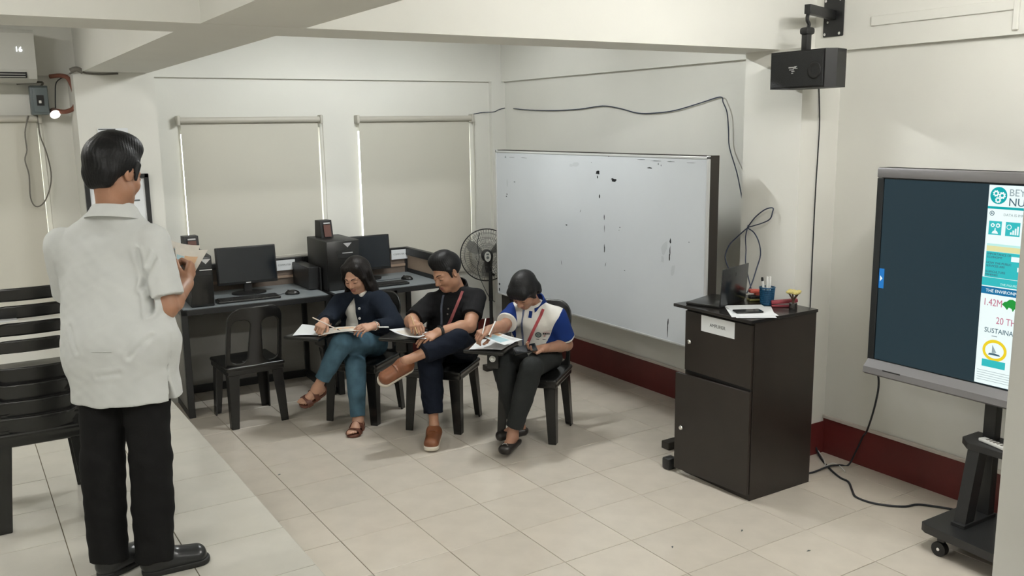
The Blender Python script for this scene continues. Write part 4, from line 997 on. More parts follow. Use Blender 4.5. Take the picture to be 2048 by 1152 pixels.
def add_bare_foot(s, a, t, upv, sc=1.0):
    """a ankle, t toe direction, upv up along the shin side"""
    t = nrm(t); u = perp(upv, t); x = np.cross(t, u); s.at(a, np.stack([x, t, u], 1)); q = sc
    s.cap((0, -.035 * q, -.035 * q), (0, -.02 * q, -.005), .027 * q, .030 * q, .02)
    s.cap((0, 0, -.005), (0, .075 * q, -.040 * q), .030 * q, .021 * q, .025, w=(1, 0, 0), sc=1.2)
    s.cap((0, -.03 * q, -.047 * q), (.0, .095 * q, -.052 * q), .020 * q, .015 * q, .02, w=(1, 0, 0), sc=1.7)
    for i in range(5):
        xx = (.026 - .0125 * i) * q; y1 = (.150, .150, .143, .134, .122)[i] * q; r = (.0105, .0082, .0078, .0075, .007)[i] * q
        s.cap((xx * .9, .095 * q, -.052 * q), (xx, y1 - .014 * q, -.053 * q), r * 1.1, r, .006); s.cap((xx, y1 - .014 * q, -.053 * q), (xx, y1, -.058 * q), r, r * .9, .004)
    return s
def add_leg_skin(s, k, a, r0=.042, r1=.030): s.cap(k, a, r0, r1, .02, loc=False)

def torso_parts(s, J, g, w0=1.42, deep=.088, k=.04, hipw=1.55, belly=0.0):
    """pelvis, belly and chest as flattened round bodies; g = extra thickness of cloth"""
    hm = (V3(J['hipR']) + V3(J['hipL'])) / 2; sm = (V3(J['shR']) + V3(J['shL'])) / 2
    r = nrm(V3(J['shR']) - V3(J['shL'])); rh = nrm(V3(J['hipR']) - V3(J['hipL']))
    up_ = nrm(sm - hm); fwd = np.cross(up_, r); fwd = fwd / np.linalg.norm(fwd)
    s.cap(hm - up_ * .005, lerp(hm, sm, .35), deep + g, deep * .95 + g, k, w=rh, sc=hipw, loc=False)
    s.cap(lerp(hm, sm, .30), lerp(hm, sm, .80) , deep * .97 + g, deep * 1.05 + g, k, w=r, sc=w0, loc=False)
    if belly: s.ell(lerp(hm, sm, .32) + fwd * .035, (.12 + g, .12 + g, .12 + g), k, loc=False)
    s.cap(V3(J['shR']) - r * .035 - up_ * .012, V3(J['shL']) + r * .035 - up_ * .012, .052 + g, .052 + g, k, loc=False)
    s.cap(lerp(J['shR'], J['neck'], .45), V3(J['neck']) - up_ * .01, .040 + g, .048 + g, .03, loc=False); s.cap(lerp(J['shL'], J['neck'], .45), V3(J['neck']) - up_ * .01, .040 + g, .048 + g, .03, loc=False)
    return hm, sm, up_, r, fwd
def body(J, hd, hands, feet, sc=1.0, neck_r=.050, legs=True, jaw=1.0, round_=1.0, arm=1.0, ears=True):
    s = SDF()
    torso_parts(s, J, -.020)
    Rh = axes(hd['f'], hd['u']); c = V3(J['head'])
    s.at(); s.cap(V3(J['neck']) - nrm(V3(J['head']) - V3(J['neck'])) * .05, c + Rh @ V3((0, -.022, -.045)), neck_r, neck_r * .97, .025)
    add_head(s, c, Rh, sc, jaw, round_, ears)
    s.at()
    for e in 'RL':
        s.cap(J['sh' + e], J['e' + e], .047 * arm, .040 * arm, .02); 
        fa = lerp(J['e' + e], J['w' + e], .28)
        s.cap(J['e' + e], fa, .039 * arm, .042 * arm, .015); s.cap(fa, J['w' + e], .041 * arm, .0275 * arm, .015)
        s.cap(J['hip' + e], J['k' + e], .062, .045, .02); s.cap(J['k' + e], J['a' + e], .042, .030, .02)
    info = {}
    for e, h in hands.items(): info[e] = add_hand(s, J['w' + e], h['d'], h['u'], 1 if e == 'R' else -1, h['curl'], h.get('s', 1.0), h.get('thumb', (.5, .5, .3)), h.get('spread', .5))
    for e, f in feet.items():
        if f.get('bare', True): add_bare_foot(s, J['a' + e], f['t'], f['u'], f.get('s', 1.0))
        else: s.at(J['a' + e], np.eye(3)); s.cap((0, 0, 0), tuple(nrm(f['t']) * .055 - nrm(f['u']) * .045), .029, .019, .02)
    s.at()
    return s, Rh, info
def face_paint(c, Rh, sc):
    def g(P):
        q = (P - V3(c)) @ Rh / sc; mi = np.zeros(len(P), np.int32)
        lip = (np.abs(q[:, 0]) < .021 - .35 * np.abs(q[:, 2] + .069)) & (q[:, 2] > -.0805) & (q[:, 2] < -.0595) & (q[:, 1] > .070); mi[lip] = 1
        return mi
    return g
def face_bits(p, c, Rh, sc, base, open_=False):
    c = V3(c)
    def T(v): return tuple(c + Rh @ (V3(v) * sc) - V3(base))
    for sg in (-1, 1):
        MB().tube([T((sg * .014, .0935, .0165)), T((sg * .026, .0895, .0215)), T((sg * .038, .0795, .0205)), T((sg * .048, .066, .014))], lambda u: .0032 - .0018 * u, 6).build('eyebrow', M_brow, p, smooth=True)
        MB().tube([T((sg * .0155, .0795, -.0105)), T((sg * .023, .0842, -.0135)), T((sg * .032, .0845, -.0145)), T((sg * .040, .080, -.0128)), T((sg * .0475, .0715, -.009))], .0015, 6).build('eyelashes', M_brow, p, smooth=True)
def trousers(J, g, hem=(1.0, 1.0), k=.035, thigh=.078, knee=.062, ank=.052, hipw=1.6, waist=.25, deep=.09):
    s = SDF()
    hm = (V3(J['hipR']) + V3(J['hipL'])) / 2; sm = (V3(J['shR']) + V3(J['shL'])) / 2; rh = nrm(V3(J['hipR']) - V3(J['hipL'])); up_ = nrm(sm - hm)
    s.cap(hm - up_ * .01, lerp(hm, sm, waist), deep + g, deep * .95 + g, k, w=rh, sc=hipw, flat=0, loc=False)
    for i, e in enumerate('RL'):
        s.cap(J['hip' + e], J['k' + e], thigh + g, knee + g, k, loc=False)
        d = V3(J['a' + e]) - V3(J['k' + e])
        s.cap(J['k' + e], V3(J['k' + e]) + d * hem[i], knee + g, ank + g, .022, flat=1, loc=False)
        cf = lerp(J['k' + e], J['a' + e], .3); s.cap(lerp(J['k' + e], J['a' + e], .15), lerp(J['k' + e], J['a' + e], .5), knee * .96 + g, (knee * .5 + ank * .5) + g, .02, loc=False)
    return s
def collar(name, c, ax, fw_, r0, r1, h, gap, m, parent, base, drop=.03, th=.004, back_up=.012):
    """turned-down shirt collar: a folded band round the neck, open in front with two points"""
    ax = nrm(ax); f = perp(fw_, ax); x = np.cross(f, ax); N = 36; mb = MB(); rows = []
    for i in range(N + 1):
        a = gap + (2 * PI - 2 * gap) * i / N; dirv = f * math.cos(a) + x * math.sin(a); fr = max(0, math.cos(a)); tip = max(0.0, 1 - min(i, N - i) / 5.0)
        inn = c + dirv * r0 + ax * (h * .15 - .010 * fr); top = c + dirv * (r0 + .004) + ax * (h * (1 - .55 * fr) + back_up * (1 - fr)); top2 = top + dirv * th * 2
        out = c + dirv * (r1 + .006 * tip) - ax * (drop * (.55 + .75 * tip) * 1.0 + .01 * fr) + f * .006 * tip
        out2 = out - dirv * th
        rows.append([inn, top, top2, out, out2])
    vs = [tuple(V3(p) - V3(base)) for r in rows for p in r]; fs = []
    for i in range(N):
        for j in range(5): fs.append((i * 5 + j, i * 5 + (j + 1) % 5, (i + 1) * 5 + (j + 1) % 5, (i + 1) * 5 + j))
    fs += [tuple(range(5)), tuple(range(N * 5 + 4, N * 5 - 1, -1))]
    mb.add(vs, fs); return mb.build(name, m, parent, smooth=50)
def ribbon(pts, wv, wd, th, base, k=5):
    """flat strap through points, wv = width direction"""
    P = spline(pts, k); mb = MB(); vs = []; fs = []; N = len(P)
    for i, p in enumerate(P):
        t = (P[min(i + 1, N - 1)] - P[max(0, i - 1)]).normalized(); wv_ = wv(i / (N - 1)) if callable(wv) else wv
        w_ = Vector(wv_); w_ = (w_ - t * w_.dot(t)).normalized(); n = t.cross(w_); q = p - Vector(base)
        vs += [q - w_ * wd / 2 - n * th / 2, q + w_ * wd / 2 - n * th / 2, q + w_ * wd / 2 + n * th / 2, q - w_ * wd / 2 + n * th / 2]
    for i in range(N - 1):
        for j in range(4): fs.append((i * 4 + j, i * 4 + (j + 1) % 4, (i + 1) * 4 + (j + 1) % 4, (i + 1) * 4 + j))
    fs += [(3, 2, 1, 0), (N * 4 - 4, N * 4 - 3, N * 4 - 2, N * 4 - 1)]
    mb.add(vs, fs); return mb
def shoe(a, t, u, L=.27, w=.050, base=(0, 0, 0), low=.0):
    """slip-on: returns upper and sole solids; a = ankle"""
    t = nrm(t); uu = perp(u, t); x = np.cross(t, uu); R = np.stack([x, t, uu], 1)
    s = SDF(a, R); y0 = -.055; y1 = y0 + L
    s.cap((0, y0 + .035, -.045), (0, y0 + L * .30, -.022), .036, .040, .02)
    s.cap((0, y0 + L * .25, -.030), (0, y1 - .055, -.050), .038, .027, .03, w=(1, 0, 0), sc=1.25)
    s.cap((0, y0 + .04, -.058), (0, y1 - .05, -.060), .030, .034, .02, w=(1, 0, 0), sc=1.35)
    s.plane((0, 0, -.078), (0, 0, -1), .004)
    s.fn(lambda q: np.maximum(np.sqrt((q[:, 0] / 1.0) ** 2 + ((q[:, 1] + .005) * .75) ** 2) - .031, -.022 - q[:, 2]), (0, 0, .03), .2, .004, 's')
    so = SDF(a, R)
    so.cap((0, y0 + .042, -.082), (0, y1 - .05, -.082), .040, .046, .02, w=(1, 0, 0), sc=1.08)
    so.plane((0, 0, -.070), (0, 0, 1), .004).plane((0, 0, -.095), (0, 0, -1), .004)
    return s, so, R
def person(name, J, base, label, S_, body_args, skin_m, h=.0034):
    s, Rh, info = body(J, **body_args)
    sc = body_args.get('sc', 1.0)
    p = solid('person', s, h, [skin_m, M_lip], None, base, paint=face_paint(J['head'], Rh, sc), label=label, cat='person')
    p.location = base
    return p, Rh, info
FIST = ((1.1, 1.3, .8),) * 4
GRIP = ((.75, .95, .45), (.85, 1.05, .55), (1.0, 1.1, .6), (1.1, 1.1, .6))
LOOSE = ((.25, .35, .2), (.30, .40, .25), (.35, .45, .25), (.40, .45, .3))
FLATH = ((.10, .15, .1), (.12, .18, .1), (.15, .2, .12), (.2, .22, .12))
def hit(s, o, d, L=.7, disp=None):
    o = V3(o); d = nrm(d); P = o + np.linspace(0, L, 500)[:, None] * d; e = s.ev(P)
    if disp is not None: e = e + disp(P)
    i = np.flatnonzero(e < 0); return P[i[0]] if len(i) else None
def strap_on(s, hm, r, up_, fwd, pts, wd, base, off=.004, th=.002, disp=None):
    pts = [(float(np.interp(t, range(len(pts)), [p[0] for p in pts])), float(np.interp(t, range(len(pts)), [p[1] for p in pts]))) for t in np.linspace(0, len(pts) - 1, 12)]
    Q = [hit(s, hm + r * x + up_ * z + fwd * .45, -fwd, disp=disp) for x, z in pts]; Q = [q + fwd * off for q in Q if q is not None]
    return ribbon([tuple(q) for q in Q], tuple(r), wd, th, base, 3), Q
def short_hair(c, Rh, k=1.0, top=0.0, slope=.74, side=.075, burn=True):
    s = SDF(c, Rh)
    E = lambda p, r, kk=.015, **a: s.ell([x * k for x in p], [x * k for x in r], kk, **a)
    E((0, -.022, .040), (.0815, .100, .0885))
    if top: E((.012, .026, .094), (.056, .056, .030 + top), .03); E((0, .0, .11), (.06, .07, .025 + top), .03)
    s.plane((0, .012 * k, .004 * k), (0, slope, -1), .006)
    s.plane((0, .088 * k, .06), (0, 1, -.35), .006) if not top else None
    if burn:
        for sg in (-1, 1): s.cap((sg * .071 * k, .026 * k, .03 * k), (sg * .0705 * k, .022 * k, -.022 * k), .012, .006, .012)
    return s
def strand_fn(c, Rh, amp=.0007, fq=40):
    c = V3(c)
    def g(P):
        q = (P - c) @ Rh; return amp * np.sin(np.arctan2(q[:, 0], q[:, 1] + .02) * fq + 14 * q[:, 2] + 1.5 * np.sin(q[:, 2] * 70 + q[:, 0] * 40))
    return g
def sheet(name, quad, m, label, cat='paper', group=None, sag=0.0, curl=0.0, th=.0008, n=10):
    """one sheet of paper through four corners (a,b,c,d), sagging or curling upward"""
    a, b, c, d = [Vector(p) for p in quad]; N = ((b - a).cross(d - a)).normalized(); N = N if N.z > 0 else -N
    vs = []; fs = []; o = (a + b + c + d) / 4
    for off in (0, th):
        for j in range(n + 1):
            for i in range(n + 1):
                u, v = i / n, j / n
                vs.append(a.lerp(b, u).lerp(d.lerp(c, u), v) + N * (off - sag * 4 * u * (1 - u) + curl * (u * u + .6 * v * v)) - o)
    q = (n + 1) ** 2
    for j in range(n):
        for i in range(n):
            k = j * (n + 1) + i; fs += [(k, k + n + 1, k + n + 2, k + 1), (q + k, q + k + 1, q + k + n + 2, q + k + n + 1)]
    t = MB().add(vs, fs).build(name, m, smooth=True, loc=o); tag(t, label, cat, group); return t, (a, b, c, d, N, o, sag, curl)
def on_sheet(info, u, v, w_, h_, m, parent, name='printed_block', n=3, dz=.0013, side=1):
    a, b, c, d, N, o, sag, curl = info; vs = []; fs = []
    for j in range(n + 1):
        for i in range(n + 1):
            U, W_ = u + w_ * i / n, v + h_ * j / n
            vs.append(a.lerp(b, U).lerp(d.lerp(c, U), W_) + N * (side * dz - sag * 4 * U * (1 - U) + curl * (U * U + .6 * W_ * W_)) - o)
    for j in range(n):
        for i in range(n): k = j * (n + 1) + i; fs.append((k, k + 1, k + n + 2, k + n + 1))
    return MB().add(vs, fs).build(name, m, parent)
M_pblue = mat('pale_blue_print', (0.34, 0.50, 0.55), 0.7); M_porange = mat('peach_print', (0.62, 0.40, 0.24), 0.7); M_pbeige = mat('beige_print_paper', (0.60, 0.565, 0.50), 0.75, var=.05, vscale=30); M_ptext = mat('pale_text_print', (0.42, 0.41, 0.38), 0.7)
def pen(a, b, r, m, label, name='pencil', tip=None):
    a, b = Vector(a), Vector(b); t = empty(name, a, 0, label, 'pencil' if name == 'pencil' else 'pen'); d = b - a
    MB().cyl((0, 0, 0), d * .90, r, n=8).build('barrel', m, t, smooth=40)
    MB().cyl(d * .90, d, r, .0008, n=8).build('tip', tip or M_blackm, t); return t

# ---------- the woman in the navy jacket
def build_woman():
    J = dict(hipR=(2.346, 5.905, .505), hipL=(2.465, 5.761, .513), shR=(2.285, 5.925, .805), shL=(2.490, 5.700, .828), neck=(2.385, 5.785, .872), head=(2.341, 5.777, 1.008),
             kR=(2.215, 5.541, .434), aR=(2.189, 5.479, .085), kL=(2.126, 5.538, .610), aL=(1.973, 5.640, .300),
             eR=(2.120, 5.800, .700), wR=(2.040, 5.615, .752), eL=(2.517, 5.540, .672), wL=(2.330, 5.465, .712))
    base = (2.34, 5.75, 0.0); B_ = V3(base)
    hd = dict(f=(-.712, -.613, -.342), u=(-.20, -.09, .98))
    sk = skin('woman_skin', (0.47, 0.27, 0.185))
    tR, tL = (-.62, -.70, 0), (-.932, -.11, -.348)
    p, Rh, info = person('person', J, base, 'seated woman with long dark hair in a navy jacket and blue jeans, writing, legs crossed', None,
        dict(hd=hd, sc=.97, neck_r=.046, jaw=.92, round_=1.02, arm=.9, ears=False,
             hands=dict(R=dict(d=(-.66, -.70, -.22), u=(.10, -.42, .9), curl=((1.0, 1.1, .5), (1.1, 1.2, .6), (1.2, 1.2, .6), (1.2, 1.2, .6)), s=.95, thumb=(.2, .7, .9)), L=dict(d=(-.97, -.20, .02), u=(.05, -.55, .83), curl=((.35, .65, .4), (.45, .7, .4), (.5, .75, .4), (.55, .75, .4)), s=.95, thumb=(.5, .3, .5))),
             feet=dict(R=dict(t=tR, u=(0, 0, 1), s=.93), L=dict(t=tL, u=(-.02, -.45, .87), s=.93))), sk)
    face_bits(p, J['head'], Rh, .97, base)
    # hair: parted, falling behind the shoulders
    c = V3(J['head']); s = SDF(c, Rh * 1.0)
    s.ell((0, -.028, .042), (.084, .100, .092), .01)
    for sg in (-1, 1):
        s.cap((sg * .045, .038, .080), (sg * .074, .030, .0), .026, .016, .03); s.cap((sg * .074, .030, .0), (sg * .076, .012, -.09), .017, .018, .02)
        s.cap((sg * .072, -.03, .02), (sg * .078, -.045, -.11), .036, .034, .03)
    s.cap((0, -.075, .03), (0, -.085, -.14), .055, .050, .04, w=(1, 0, 0), sc=1.4)
    s.at(); 
    d0 = c + Rh @ V3((.078, -.03, -.10)); d1 = c + Rh @ V3((-.078, -.03, -.10))
    s.cap(d1, V3((2.49, 5.735, .83)), .038, .030, .03); s.cap(V3((2.49, 5.735, .83)), V3((2.515, 5.74, .76)), .030, .014, .02)
    s.cap(d0, V3((2.33, 5.915, .86)), .036, .026, .03)
    s.at(c, Rh)
    s.ell((.0, .125, -.045), (.060, .095, .098), .012, mode='s')       # clear the face
    s.ell((.004, .128, .030), (.052, .075, .066), .012, mode='s')
    s.box((.006, .04, .148), (.002, .07, .016), .001, .008, 's')      # parting
    rr = Rh
    def strands(P): 
        q = (P - c) @ rr; return .0008 * np.sin(np.arctan2(q[:, 0], q[:, 1] + .02) * 34 + 9 * q[:, 2] + np.sin(q[:, 2] * 60)) - .0
    solid('hair', s, .004, mat('dark_brown_hair', (0.0065, 0.0048, 0.0042), .5, .25, bump=.15, bscale=90), p, base, disp=strands)
    # white tee under the jacket
    s = SDF(); hm, sm, up_, r, fwd = torso_parts(s, J, -.004, deep=.082)
    tee = solid('white_shirt', s, .006, cloth('white_tee', (0.78, 0.76, 0.70)), p, base, disp=folds(.003, 26, 4))
    ring = V3(J['neck']) + up_ * .0
    # jacket: torso with an open front and two sleeves
    s = SDF(); torso_parts(s, J, .014, deep=.086, w0=1.5, hipw=1.7)
    for e, cu in (('R', .86), ('L', .88)):
        s.cap(J['sh' + e], J['e' + e], .070, .067, .03); d = V3(J['w' + e]) - V3(J['e' + e])
        s.cap(J['e' + e], V3(J['e' + e]) + d * cu, .064, .044, .025, flat=1)
    fr = np.stack([r, fwd, up_], 1); s.at(hm, fr)
    # opening wedge: wide at the hem, closing at the throat, biased to the wearer's right
    def wedge(q):
        dz = np.clip(.35 - q[:, 2], 0, 1); wd = .010 + .37 * dz; cxx = -.012 + .36 * dz
        return np.maximum(np.maximum(np.abs(q[:, 0] - cxx) - wd, -(q[:, 1] - .02)), q[:, 2] - .36)
    s.fn(wedge, (0, .2, .15), .6, .006, 's')
    s.plane((0, 0, -.035), (0, 0, -1), .006)
    s.at(); nk = V3(J['neck']); s.cap(nk - up_ * .03, nk + up_ * .15 + fwd * .02, .052, .062, .008, mode='s')
    M_navy = cloth('navy_jacket', (0.0085, 0.0125, 0.021), .3)
    jk = solid('jacket', s, .0048, M_navy, p, base, disp=folds(.0042, 22, 1))
    for z_ in (.285, .215, .135):
        pt = hit(s, hm + up_ * z_ - r * .028 + fwd * .4, -fwd)
        
        MB().lathe([(.003, .004), (.0085, .004), (.0092, 0), (.0085, -.002)], frame(tuple(pt - B_), tuple(-r), tuple(up_)), 14).build('button', M_white, jk, smooth=30)
    # jeans
    s = trousers(J, .004, (.94, .80), thigh=.080, knee=.062, ank=.045, deep=.088)
    M_jean = cloth('blue_denim', (0.062, 0.122, 0.165), .35, 260, .22)
    solid('jeans', s, .0048, M_jean, p, base, disp=folds(.0036, 30, 7))
    # sandals
    M_san = mat('brown_leather', (0.115, 0.040, 0.024), .5, .4, var=.12, vscale=30)
    for e, t_, u_ in (('R', tR, (0, 0, 1)), ('L', tL, (-.02, -.45, .87))):
        t_ = nrm(t_); u_ = perp(u_, t_); x = np.cross(t_, u_); R = np.stack([x, t_, u_], 1); s = SDF(J['a' + e], R); a = V3(J['a' + e])
        s.cap((0, -.03, -.074), (0, .105, -.074), .030, .040, .02, w=(1, 0, 0), sc=1.08); s.plane((0, 0, -.0655), (0, 0, 1), .002).plane((0, 0, -.083), (0, 0, -1), .002)
        so = solid('sandal', s, .003, M_san, p, base)
        def arc(y, z0_, ww, hh, wid, dy=0): 
            pts = [a + R @ V3((ww * math.cos(q), y + dy * math.sin(q), z0_ + hh * math.sin(q))) for q in np.linspace(0, PI, 9)]
            return ribbon(pts, tuple(t_), wid, .006, base)
        arc(.090, -.074, .050, .042, .036).build('strap', M_san, so, smooth=50)
        arc(.030, -.068, .046, .066, .034, .0).build('strap', M_san, so, smooth=50)
        pts = [a + R @ V3((.037 * math.cos(q), -.02 - .045 * math.sin(q), -.045 + .0 * q)) for q in np.linspace(0, PI, 9)]
        ribbon(pts, tuple(u_), .018, .004, base).build('strap', M_san, so, smooth=50)
        if e == 'R': MB().box((-.026, -.062, -.085), (.026, -.01, -.072), Matrix(((R[0, 0], R[0, 1], R[0, 2], a[0] - base[0]), (R[1, 0], R[1, 1], R[1, 2], a[1] - base[1]), (R[2, 0], R[2, 1], R[2, 2], a[2] - base[2]), (0, 0, 0, 1)))).build('heel', M_san, so)
    wl = V3(J['wL']); ax = nrm(V3(J['wL']) - V3(J['eL'])); ff = perp((0, 0, 1), ax); xx = np.cross(ax, ff)
    MB().tube([tuple(wl - ax * .002 + (ff * math.cos(q) + xx * math.sin(q)) * .031 - B_) for q in np.linspace(0, 2 * PI, 20)[:-1]], .004, 6, smooth=1, closed=True).build('bracelet', M_chrome, p, smooth=True)
    pen((1.946, 5.573, .800), (2.075, 5.425, .722), .0040, mat('pale_pencil', (0.62, 0.52, 0.46), .5), "pale pencil in the hand of the woman in the navy jacket")
    sA, iA = sheet('paper_sheet', ((1.835, 5.665, .676), (1.985, 5.56, .676), (2.09, 5.74, .678), (1.97, 5.86, .700)), M_paper, "blank white sheet at the outer edge of the woman's writing tablet", sag=-.004)
    sB, iB = sheet('printed_sheet', ((1.965, 5.535, .680), (2.225, 5.43, .700), (2.30, 5.53, .702), (2.055, 5.70, .682)), M_pbeige, "printed sheet under the woman's pencil and left hand", group=None, sag=-.008)
    for k in range(7): on_sheet(iB, .12 + .02 * (k % 2), .10 + .11 * k, .55, .045, M_ptext, sB, 'print_line')
    on_sheet(iB, .30, .55, .45, .25, M_porange, sB)
    ps, _ = sheet('phone_slip', ((2.335, 5.40, .712), (2.40, 5.385, .706), (2.415, 5.42, .706), (2.345, 5.435, .712)), M_white, "small white slip on the woman's lap beside her left wrist")
build_woman()
# ---------- the man in the black polo shirt
def build_man():
    J = dict(hipR=(2.782, 5.435, .510), hipL=(2.900, 5.250, .517), shR=(2.735, 5.395, .838), shL=(2.938, 5.140, .885), neck=(2.850, 5.270, .935), head=(2.784, 5.269, 1.055),
             kR=(2.561, 5.112, .515), aR=(2.519, 4.999, .105), kL=(2.690, 4.985, .668), aL=(2.325, 4.975, .578),
             eR=(2.520, 5.290, .748), wR=(2.440, 5.105, .800), eL=(2.797, 4.995, .735), wL=(2.567, 4.985, .730))
    base = (2.80, 5.25, 0.0); B_ = V3(base)
    sk = skin('man_skin', (0.40, 0.215, 0.135))
    hd = dict(f=(-.90, -.20, -.36), u=(-.136, .10, .983))
    tR, tL = (-.55, -.80, 0), (-.947, -.028, -.32)
    uL = (.16, -.53, .833)
    p, Rh, info = person('person', J, base, 'seated man in a black polo shirt and navy trousers with brown slip-on shoes, writing', None,
        dict(hd=hd, sc=1.05, neck_r=.056, jaw=1.15, round_=1.10, arm=1.10,
             hands=dict(R=dict(d=(-.22, -.93, -.25), u=(-.25, -.30, .9), curl=((.9, 1.0, .5), (1.0, 1.1, .6), (1.1, 1.2, .6), (1.2, 1.2, .6)), thumb=(.1, .6, .9)), L=dict(d=(-.93, -.08, -.28), u=(-.15, -.40, .88), curl=LOOSE, thumb=(.4, .3, .3), spread=.9)),
             feet=dict(R=dict(t=tR, u=(0, 0, 1), bare=False), L=dict(t=tL, u=uL, bare=False))), sk)
    face_bits(p, J['head'], Rh, 1.05, base)
    s = short_hair(V3(J['head']), Rh, 1.06, top=.012, slope=.76)
    solid('hair', s, .0038, M_hair, p, base, disp=strand_fn(J['head'], Rh))
    # polo
    s = SDF(); hm, sm, up_, r, fwd = torso_parts(s, J, .012, deep=.098, w0=1.5, hipw=1.6, belly=1)
    for e, cu in (('R', .86), ('L', .66)):
        d = V3(J['e' + e]) - V3(J['sh' + e]); s.cap(J['sh' + e], V3(J['sh' + e]) + d * cu, .068, .070, .03, flat=1)
    s.at(hm, np.stack([r, fwd, up_], 1)).plane((0, 0, -.03), (0, 0, -1), .006); s.at()
    nk = V3(J['neck']); s.cap(nk - up_ * .015, nk + up_ * .16, .056, .070, .008, mode='s')
    M_blk = cloth('black_pique', (0.0085, 0.0085, 0.0095), .3)
    FD = folds(.0042, 20, 11); polo = solid('polo_shirt', s, .0048, M_blk, p, base, disp=FD)
    nf = nrm(perp(fwd, up_))
    collar('collar', nk + up_ * .005 - fwd * .004, nrm(up_ + fwd * .25), fwd, .066, .094, .032, .42, M_blk, polo, base, drop=.045)
    M_lred = cloth('red_lanyard', (0.24, 0.075, 0.075), .1, var=.35); M_lgr = cloth('grey_lanyard', (0.075, 0.085, 0.11), .1, var=.4)
    rb, Q = strap_on(s, hm, r, up_, fwd, ((-.070, .425), (-.064, .385), (-.052, .33), (-.035, .27), (-.012, .21), (.015, .15)), .020, base, disp=FD); rb.build('lanyard', M_lred, polo, smooth=50)
    rb, Q2 = strap_on(s, hm, r, up_, fwd, ((.064, .415), (.058, .37), (.048, .31), (.040, .25), (.03, .19), (.018, .15)), .014, base, disp=FD); rb.build('lanyard', M_lgr, polo, smooth=50)
    for z_ in (.33, .295): 
        pt = hit(s, hm + up_ * z_ + fwd * .45, -fwd); MB().lathe([(.002, .003), (.0055, .003), (.006, 0)], frame(tuple(pt - B_), tuple(-r), tuple(up_)), 12).build('button', M_greycable, polo)
    # trousers
    s = trousers(J, .004, (.80, .66), thigh=.092, knee=.074, ank=.060, deep=.098, hipw=1.65)
    solid('trousers', s, .0048, cloth('navy_trousers', (0.0075, 0.0105, 0.019), .3), p, base, disp=folds(.0040, 24, 5))
    M_br = mat('tan_brown_leather', (0.19, 0.068, 0.028), .38, .5, var=.15, vscale=20); M_sole = mat('cream_sole', (0.62, 0.57, 0.48), .6)
    for e, t_, u_ in (('R', tR, (0, 0, 1)), ('L', tL, uL)):
        a, b, R = shoe(J['a' + e], t_, u_, .264); so = solid('shoe', a, .0035, M_br, p, base); solid('sole', b, .0035, M_sole, so, base)
        a0 = V3(J['a' + e]); ribbon([tuple(a0 + R @ V3((.044 * math.cos(q), .075, -.052 + .050 * math.sin(q)))) for q in np.linspace(.35, PI - .35, 9)], tuple(nrm(t_)), .016, .003, base).build('strap', M_br, so, smooth=50)
    wl = V3(J['wL']); ax = nrm(V3(J['wL']) - V3(J['eL'])); ff = perp((0, 0, 1), ax); xx = np.cross(ax, ff); q0 = wl - ax * .012
    wt = MB().tube([tuple(q0 + (ff * math.cos(q) + xx * math.sin(q)) * .0335 - B_) for q in np.linspace(0, 2 * PI, 22)[:-1]], .0035, 6, smooth=1, closed=True)
    for dx in (-.007, .007): wt.tube([tuple(q0 + ax * dx + (ff * math.cos(q) + xx * math.sin(q)) * .0335 - B_) for q in np.linspace(0, 2 * PI, 22)[:-1]], .0040, 6, smooth=1, closed=True)
    wo = wt.build('wristwatch', M_blackm, p, smooth=True)
    MB().lathe([(.004, .010), (.017, .010), (.019, .004), (.019, 0)], frame(tuple(q0 + ff * .032 - B_), tuple(ax), tuple(-xx)), 20).build('watch_face', M_screen, wo, smooth=30)
    pen((2.412, 5.062, .842), (2.420, 4.985, .724), .0038, mat('yellow_pencil', (0.55, 0.38, 0.20), .5), 'thin yellowish pencil in the hand of the man in black')
    sh_, inf = sheet('paper_sheet', ((2.296, 5.145, .752), (2.411, 4.950, .722), (2.60, 5.06, .715), (2.47, 5.26, .720)), M_paper, "white sheets on the writing tablet of the man in black", sag=.014)
    on_sheet(inf, .15, .12, .65, .6, M_pbeige, sh_)
    s2, i2 = sheet('paper_sheet', ((2.335, 5.165, .722), (2.455, 4.955, .705), (2.62, 5.07, .700), (2.50, 5.27, .704)), M_paper, "lower sheet beneath the page the man in black is writing on", sag=.010)
build_man()

